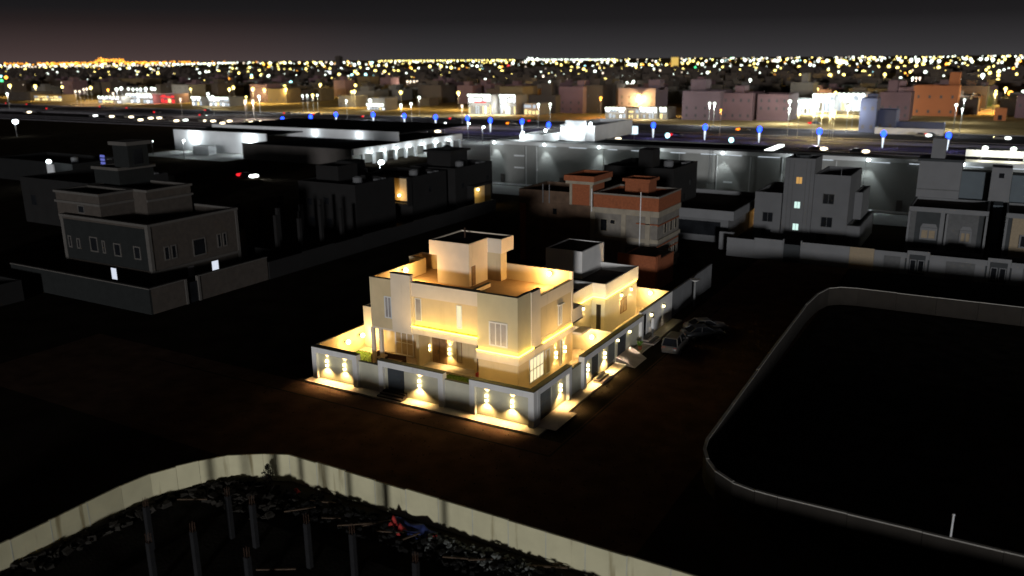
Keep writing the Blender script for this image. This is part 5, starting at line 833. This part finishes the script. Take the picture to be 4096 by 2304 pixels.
# everything farther: one mass of lights
r = random.Random(4); mesh_v = []; mesh_f = []; mesh_m = []; cm = ['y', 'w', 'o', 'c', 'g', 'r', 'p', 'a']
def far_ball(p, rad, c):
    n = len(mesh_v); seg, rg = 6, 4
    for i in range(rg+1):
        a = math.pi*i/rg
        for j in range(seg): b = 2*math.pi*j/seg; mesh_v.append((p.x+rad*math.sin(a)*math.cos(b), p.y+rad*math.sin(a)*math.sin(b), p.z+rad*math.cos(a)))
    for i in range(rg):
        for j in range(seg): k = (j+1) % seg; mesh_f.append((n+i*seg+j, n+(i+1)*seg+j, n+(i+1)*seg+k, n+i*seg+k)); mesh_m.append(cm.index(c))
for p, c, rad in rest: far_ball(p, rad, c)
def horizon_y(x): return 235-.009*(x-2048)
for i in range(600):                              # glitter of the middle distance
    x = r.uniform(-60, 4160); d = math.exp(r.uniform(math.log(900), math.log(6500))); dd = ray(x, horizon_y(x)); dd.z = 0; dd.normalize(); p = CAMP+dd*d; p.z = 9
    right = x/4096; c = r.choices('ywpoc', (5, 4+2*right, 2, .7, .5))[0]; far_ball(p, d/840*r.choice((.25, .35, .35, .5, .7, 1.0)), c)
for i in range(380):                              # dense strings along the horizon
    x = r.uniform(-60, 4160); d = r.uniform(5000, 9500); dd = ray(x, horizon_y(x)); dd.z = 0; dd.normalize(); p = CAMP+dd*d; p.z = 10+r.uniform(0, 8); far_ball(p, d/840*r.choice((.3, .4, .5, .7)), r.choices('wyp', (4, 3, 2))[0])
for i in range(330):                              # amber industrial lights in the north-west
    x = min(1100, max(20, r.gauss(420, 220))); d = r.uniform(7000, 11000); dd = ray(x, horizon_y(x)); dd.z = 0; dd.normalize(); p = CAMP+dd*d; p.z = 14+r.uniform(0, 16)+(34*r.random() if 380 < x < 500 else 0); far_ball(p, d/840*r.choice((.45, .6)), 'a' if r.random() < .8 else 'o')
for (x0, y0, x1, y1, n, c) in ((2110, 238, 2470, 238, 46, 'w'), (1530, 243, 2060, 240, 44, 'y'), (30, 268, 680, 260, 46, 'p'), (690, 258, 960, 250, 24, 'w')):   # strings of road lamps
    for i in range(n):
        x = x0+(x1-x0)*(i+r.uniform(-.3, .3))/n; yy = y0+(y1-y0)*i/n; p = G(x, yy, 9); d = (p-CAMP).length
        if d > 9000 or d < 0: p = CAMP+(p-CAMP)*(9000/d); d = 9000
        far_ball(p, d/840*.62, c)
me = bpy.data.meshes.new('distant_city_lights'); me.from_pydata(mesh_v, [], mesh_f)
for c in cm: me.materials.append(M['e_city_'+c])
me.polygons.foreach_set('material_index', mesh_m); me.update()
o = bpy.data.objects.new('distant_city_lights', me); COL.objects.link(o); tag(o, 'countless small lights glittering out to the horizon', 'lights', kind='stuff')
